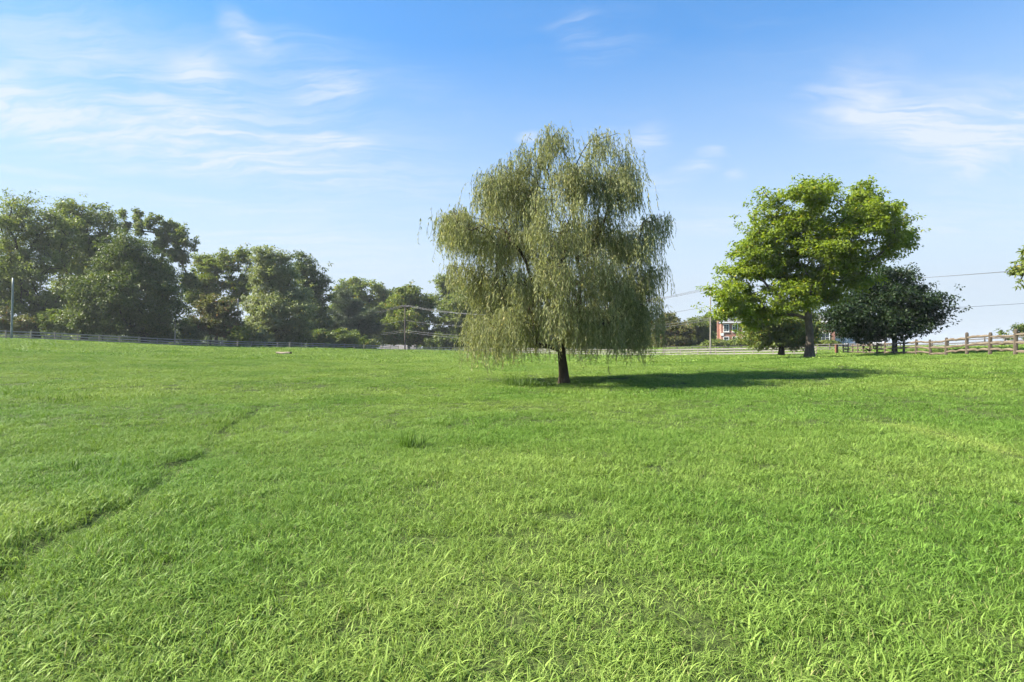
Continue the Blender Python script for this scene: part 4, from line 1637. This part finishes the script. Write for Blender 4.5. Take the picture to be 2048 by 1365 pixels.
# hip roof with overhang
ov = 0.45
zr = hy(620) - 0.3
lo = [(x0 - ov, HD - ov, zt + 0.004), (x1 + ov, HD - ov, zt + 0.004), (x1 + ov, HD + DEP + ov, zt + 0.004), (x0 - ov, HD + DEP + ov, zt + 0.004)]
ra, rb = Vector((x0 + 9.0, HD + DEP / 2, zr)), Vector((x1 - 4.0, HD + DEP / 2, zr))
mb = MB()
L4 = [mb.bm.verts.new(Vector(p) - ho) for p in lo]
va, vb = mb.bm.verts.new(ra - ho), mb.bm.verts.new(rb - ho)
mb.bm.faces.new((L4[0], L4[1], vb, va))
mb.bm.faces.new((L4[2], L4[3], va, vb))
mb.bm.faces.new((L4[1], L4[2], vb))
mb.bm.faces.new((L4[3], L4[0], va))
mb.bm.faces.new(L4[::-1])
roof = mb.build('roof', MAT['roof'], house)
hb((x0 - ov - 0.02, HD - ov - 0.10, zt - 0.22), (x1 + ov + 0.02, HD - ov + 0.02, zt - 0.004), 'cornice', MAT['white'], house)
hb((x0 - 0.5, HD + 4.5, zb - 0.5), (x0 - 0.004, HD + 5.7, hy(635)), 'chimney', MAT['brick'], house)
hb((hx(1442) - 0.06, HD - 0.10, hy(672)), (hx(1447.5), HD - 0.003, hy(666.5)), 'stone_band', MAT['white'], house)


def window(xc, zc, w, h, parent, panes=(2, 3), y=None):
    y = HD if y is None else y
    fr = MB()
    o = Vector((xc, y, zc))
    b = 0.13
    fr.box((-w / 2 - b, -0.09, -h / 2 - b), (-w / 2, -0.003, h / 2 + b))
    fr.box((w / 2, -0.09, -h / 2 - b), (w / 2 + b, -0.003, h / 2 + b))
    fr.box((-w / 2, -0.085, h / 2), (w / 2, -0.003, h / 2 + b))
    fr.box((-w / 2, -0.085, -h / 2 - b), (w / 2, -0.003, -h / 2))
    f = fr.build('window', MAT['white'], parent, loc=o - ho)
    MB().box((-w / 2, -0.03, -h / 2), (w / 2, -0.005, h / 2)).build('pane', MAT['glass'], f)
    bars = MB()
    for i in range(1, panes[0]):
        xx = -w / 2 + w * i / panes[0]
        bars.box((xx - 0.025, -0.055, -h / 2), (xx + 0.025, -0.032, h / 2))
    bars.build('mullion', MAT['white'], f)
    rb_ = MB()
    for i in range(1, panes[1]):
        zz = -h / 2 + h * i / panes[1]
        rb_.box((-w / 2, -0.06, zz - 0.025), (w / 2, -0.057 + 0.02, zz + 0.025))
    rb_.build('glazing_bar', MAT['white'], f)
    MB().box((-w / 2 - b - 0.08, -0.16, -h / 2 - b - 0.10), (w / 2 + b + 0.08, -0.004, -h / 2 - b - 0.004)).build('sill', MAT['white'], f)
    return f


for px in (1452.5, 1470, 1490, 1510, 1532, 1574, 1594, 1614):
    window(hx(px), hy(656.5), 0.98, 1.55, house)
    window(hx(px), hy(682.5), 0.98, 1.75, house)
# front door between the windows
dr = hb((hx(1553) - 0.55, HD - 0.08, zb + 0.15), (hx(1553) + 0.55, HD - 0.004, zb + 2.35), 'door', MAT['darkwood'], house)
for s in (-1, 1):
    hb((hx(1553) + s * 0.7 - 0.12, HD - 0.14, zb + 0.10), (hx(1553) + s * 0.7 + 0.12, HD - 0.006, zb + 2.6), 'door_trim', MAT['white'], house)
window(hx(1647), hy(676), 2.25, 2.2, house, (3, 2))
# lower garage wing to the right
gx0, gx1 = x1 + 0.004, hx(1767)
gzt = hy(666)
wing = hb((gx0, HD + 1.0, zb - 1.0), (gx1, HD + 9.0, gzt), 'wing_wall', MAT['brick'], house)
mb = MB()
zr2 = gzt + 2.6
pr = [(gx0, HD + 0.6, gzt + 0.004), (gx0, HD + 9.4, gzt + 0.004), (gx0, HD + 5.0, zr2)]
mb.prism([Vector(p) - ho for p in pr], (gx1 - gx0 + 0.4, 0, 0))
mb.build('wing_roof', MAT['roof'], house)
for px in (1682, 1711, 1739):
    xc = hx(px)
    z_ = zb + 0.02
    dpt = HD + 1.0
    gd = hb((xc - 1.25, dpt - 0.06, z_), (xc + 1.25, dpt - 0.004, z_ + 2.2), 'garage_door', MAT['garage'], house)
    for j in range(3):
        hb((xc - 1.2, dpt - 0.085, z_ + 0.06 + j * 0.72), (xc + 1.2, dpt - 0.062, z_ + 0.06 + j * 0.72 + 0.64), 'door_panel', MAT['garage'], gd)
    hb((xc - 1.45, dpt - 0.12, z_), (xc - 1.254, dpt - 0.003, z_ + 2.42), 'door_trim', MAT['white'], house)
    hb((xc + 1.254, dpt - 0.12, z_), (xc + 1.45, dpt - 0.003, z_ + 2.42), 'door_trim', MAT['white'], house)
    hb((xc - 1.25, dpt - 0.115, z_ + 2.204), (xc + 1.25, dpt - 0.003, z_ + 2.42), 'door_trim', MAT['white'], house)
hb((hx(1757.5), HD + 0.82, zb), (hx(1759.5), HD + 0.997, gzt - 0.2), 'corner_board', MAT['white'], house)
hb((gx0 - 0.1, HD + 0.55, gzt - 0.2), (gx1 + 0.4, HD + 0.70, gzt - 0.002), 'wing_fascia', MAT['white'], house)
tag(house, 'red brick house with white framed windows and garage wing behind the trees', 'house')

# small house over the crest: only its roof shows
HX, HY_ = XY(797, 176)
hzb = hz(HX, HY_)
h2 = empty('roadside_house', (HX, HY_, hzb), R(6))
kk = 176 / F
wz = hy(0)
e_z = (EYE - (699 - CY) * kk) - hzb
r_z = (EYE - (690.0 - CY) * kk) - hzb
MB().box((-5.0, -3.5, -0.5), (5.0, 3.5, e_z)).build('wall', MAT['stucco'], h2)
mb = MB()
mb.prism([Vector((-5.4, -4.0, e_z + 0.004)), Vector((-5.4, 4.0, e_z + 0.004)), Vector((-5.4, 0, r_z))], (10.8, 0, 0))
mb.build('roof', MAT['roof'], h2)
MB().box((-7.6, -2.0, -0.5), (-5.42, 2.0, e_z + 0.10)).build('porch', MAT['redtarp'], h2)
f = MB().box((-0.6, -3.56, e_z - 1.6), (0.6, -3.503, e_z - 0.4)).build('window', MAT['white'], h2)
MB().box((-0.5, -3.585, e_z - 1.5), (0.5, -3.563, e_z - 0.5)).build('pane', MAT['glass'], f)
tag(h2, 'small house with grey roof just showing over the crest behind the fence', 'house')

# ------------------------------------------------------------------ cars


def car(label, px, d, paint, length, height, rz):
    x, y = XY(px, d)
    z = hz(x, y) + 0.12
    root = empty('parked_car', (x, y, z), rz)
    W = 0.92
    l2 = length / 2
    hb_ = height * 0.56
    prof = [(-l2, 0.35), (-l2, hb_ * 0.92), (-l2 * 0.93, hb_), (l2 * 0.48, hb_ * 1.0), (l2 * 0.92, hb_ * 0.86), (l2, hb_ * 0.66), (l2, 0.35), (l2 * 0.9, 0.24), (-l2 * 0.9, 0.24)]
    mb = MB()
    mb.prism([Vector((a, -W, b)) for a, b in prof], (0, 2 * W, 0))
    bmesh.ops.bevel(mb.bm, geom=mb.bm.edges[:], offset=0.06, segments=2, affect='EDGES')
    mb.build('body', paint, root, smooth=False)
    # greenhouse
    top = [(-l2 * 0.92, hb_ + 0.002), (-l2 * 0.80, height * 0.97), (-l2 * 0.3, height), (l2 * 0.05, height * 0.98), (l2 * 0.46, hb_ + 0.002)]
    mb = MB()
    bot = [mb.bm.verts.new((a, -W * (0.95 if b < hb_ + 0.1 else 0.78), b)) for a, b in top]
    tp_ = [mb.bm.verts.new((a, W * (0.95 if b < hb_ + 0.1 else 0.78), b)) for a, b in top]
    n = len(top)
    mb.bm.faces.new(bot)
    mb.bm.faces.new(tp_[::-1])
    for i in range(n):
        mb.bm.faces.new((bot[i], tp_[i], tp_[(i + 1) % n], bot[(i + 1) % n]))
    mb.build('cabin', paint, root)
    for s in (-1, 1):
        for (a0, a1, c0_, c1_) in ((-0.80, -0.36, -0.72, -0.36), (-0.32, 0.02, -0.32, -0.0), (0.06, 0.36, 0.04, 0.10)):
            zlo, zhi = hb_ + 0.05, height * 0.93
            ylo, yhi = W * 0.945, W * 0.795
            mb = MB()
            pts = [Vector((l2 * a0, s * ylo, zlo)), Vector((l2 * a1, s * ylo, zlo)), Vector((l2 * c1_, s * yhi, zhi)), Vector((l2 * c0_, s * yhi, zhi))]
            mb.prism(pts, (0, s * 0.012, 0))
            mb.build('side_window', MAT['carglass'], root)
    mb = MB()
    mb.prism([Vector((l2 * 0.43, -W * 0.84, hb_ + 0.06)), Vector((l2 * 0.43, W * 0.84, hb_ + 0.06)), Vector((l2 * 0.09, W * 0.70, height * 0.94)), Vector((l2 * 0.09, -W * 0.70, height * 0.94))], (0.035, 0, 0.03))
    mb.build('windscreen', MAT['carglass'], root)
    for sx in (-0.62, 0.64):
        for s in (-1, 1):
            wh = empty('wheel', (0, 0, 0))
            wh.parent = root
            wh.location = (l2 * sx, s * (W - 0.10), 0.33)
            MB().tube([(0, -0.11, 0), (0, 0.11, 0)], 0.33, 18).build('tyre', MAT['tyre'], wh)
            MB().tube([(0, s * 0.112, 0), (0, s * 0.125, 0)], 0.21, 14).build('rim', MAT['rim'], wh)
    for s in (-1, 1):
        MB().box((l2 - 0.10, s * 0.66 - 0.17, hb_ * 0.68), (l2 + 0.012, s * 0.66 + 0.17, hb_ * 0.82)).build('headlight', MAT['headlight'], root)
        MB().box((-l2 - 0.012, s * 0.72 - 0.12, hb_ * 0.66), (-l2 + 0.08, s * 0.72 + 0.12, hb_ * 0.90)).build('tail_light', MAT['redlens'], root)
    MB().box((l2 - 0.05, -0.55, 0.40), (l2 + 0.015, 0.55, 0.55)).build('grille', MAT['tyre'], root)
    tag(root, label, 'car', 'cars parked at the brick house')
    return root


car('slate blue car parked in front of the garage wing', 1717, 117.5, MAT['carblue'], 4.7, 1.62, R(168))
car('white car parked behind the slate blue one', 1742, 119.0, MAT['carwhite'], 4.6, 1.58, R(158))


# ------------------------------------------------------------------ summer haze in the air
def haze_box():
    m, nt, out = new_mat('haze_air')
    v = N(nt, 'ShaderNodeVolumePrincipled')
    v.inputs['Color'].default_value = (0.86, 0.92, 1.0, 1)
    v.inputs['Density'].default_value = 0.0002
    v.inputs['Anisotropy'].default_value = 0.25
    nt.links.new(v.outputs[0], out.inputs['Volume'])
    o = MB().box((-2700, -450, -45), (2700, 3100, 34)).build('haze', m)
    tag(o, 'thin pale summer haze hanging over the whole pasture', 'haze', kind='stuff')


haze_box()
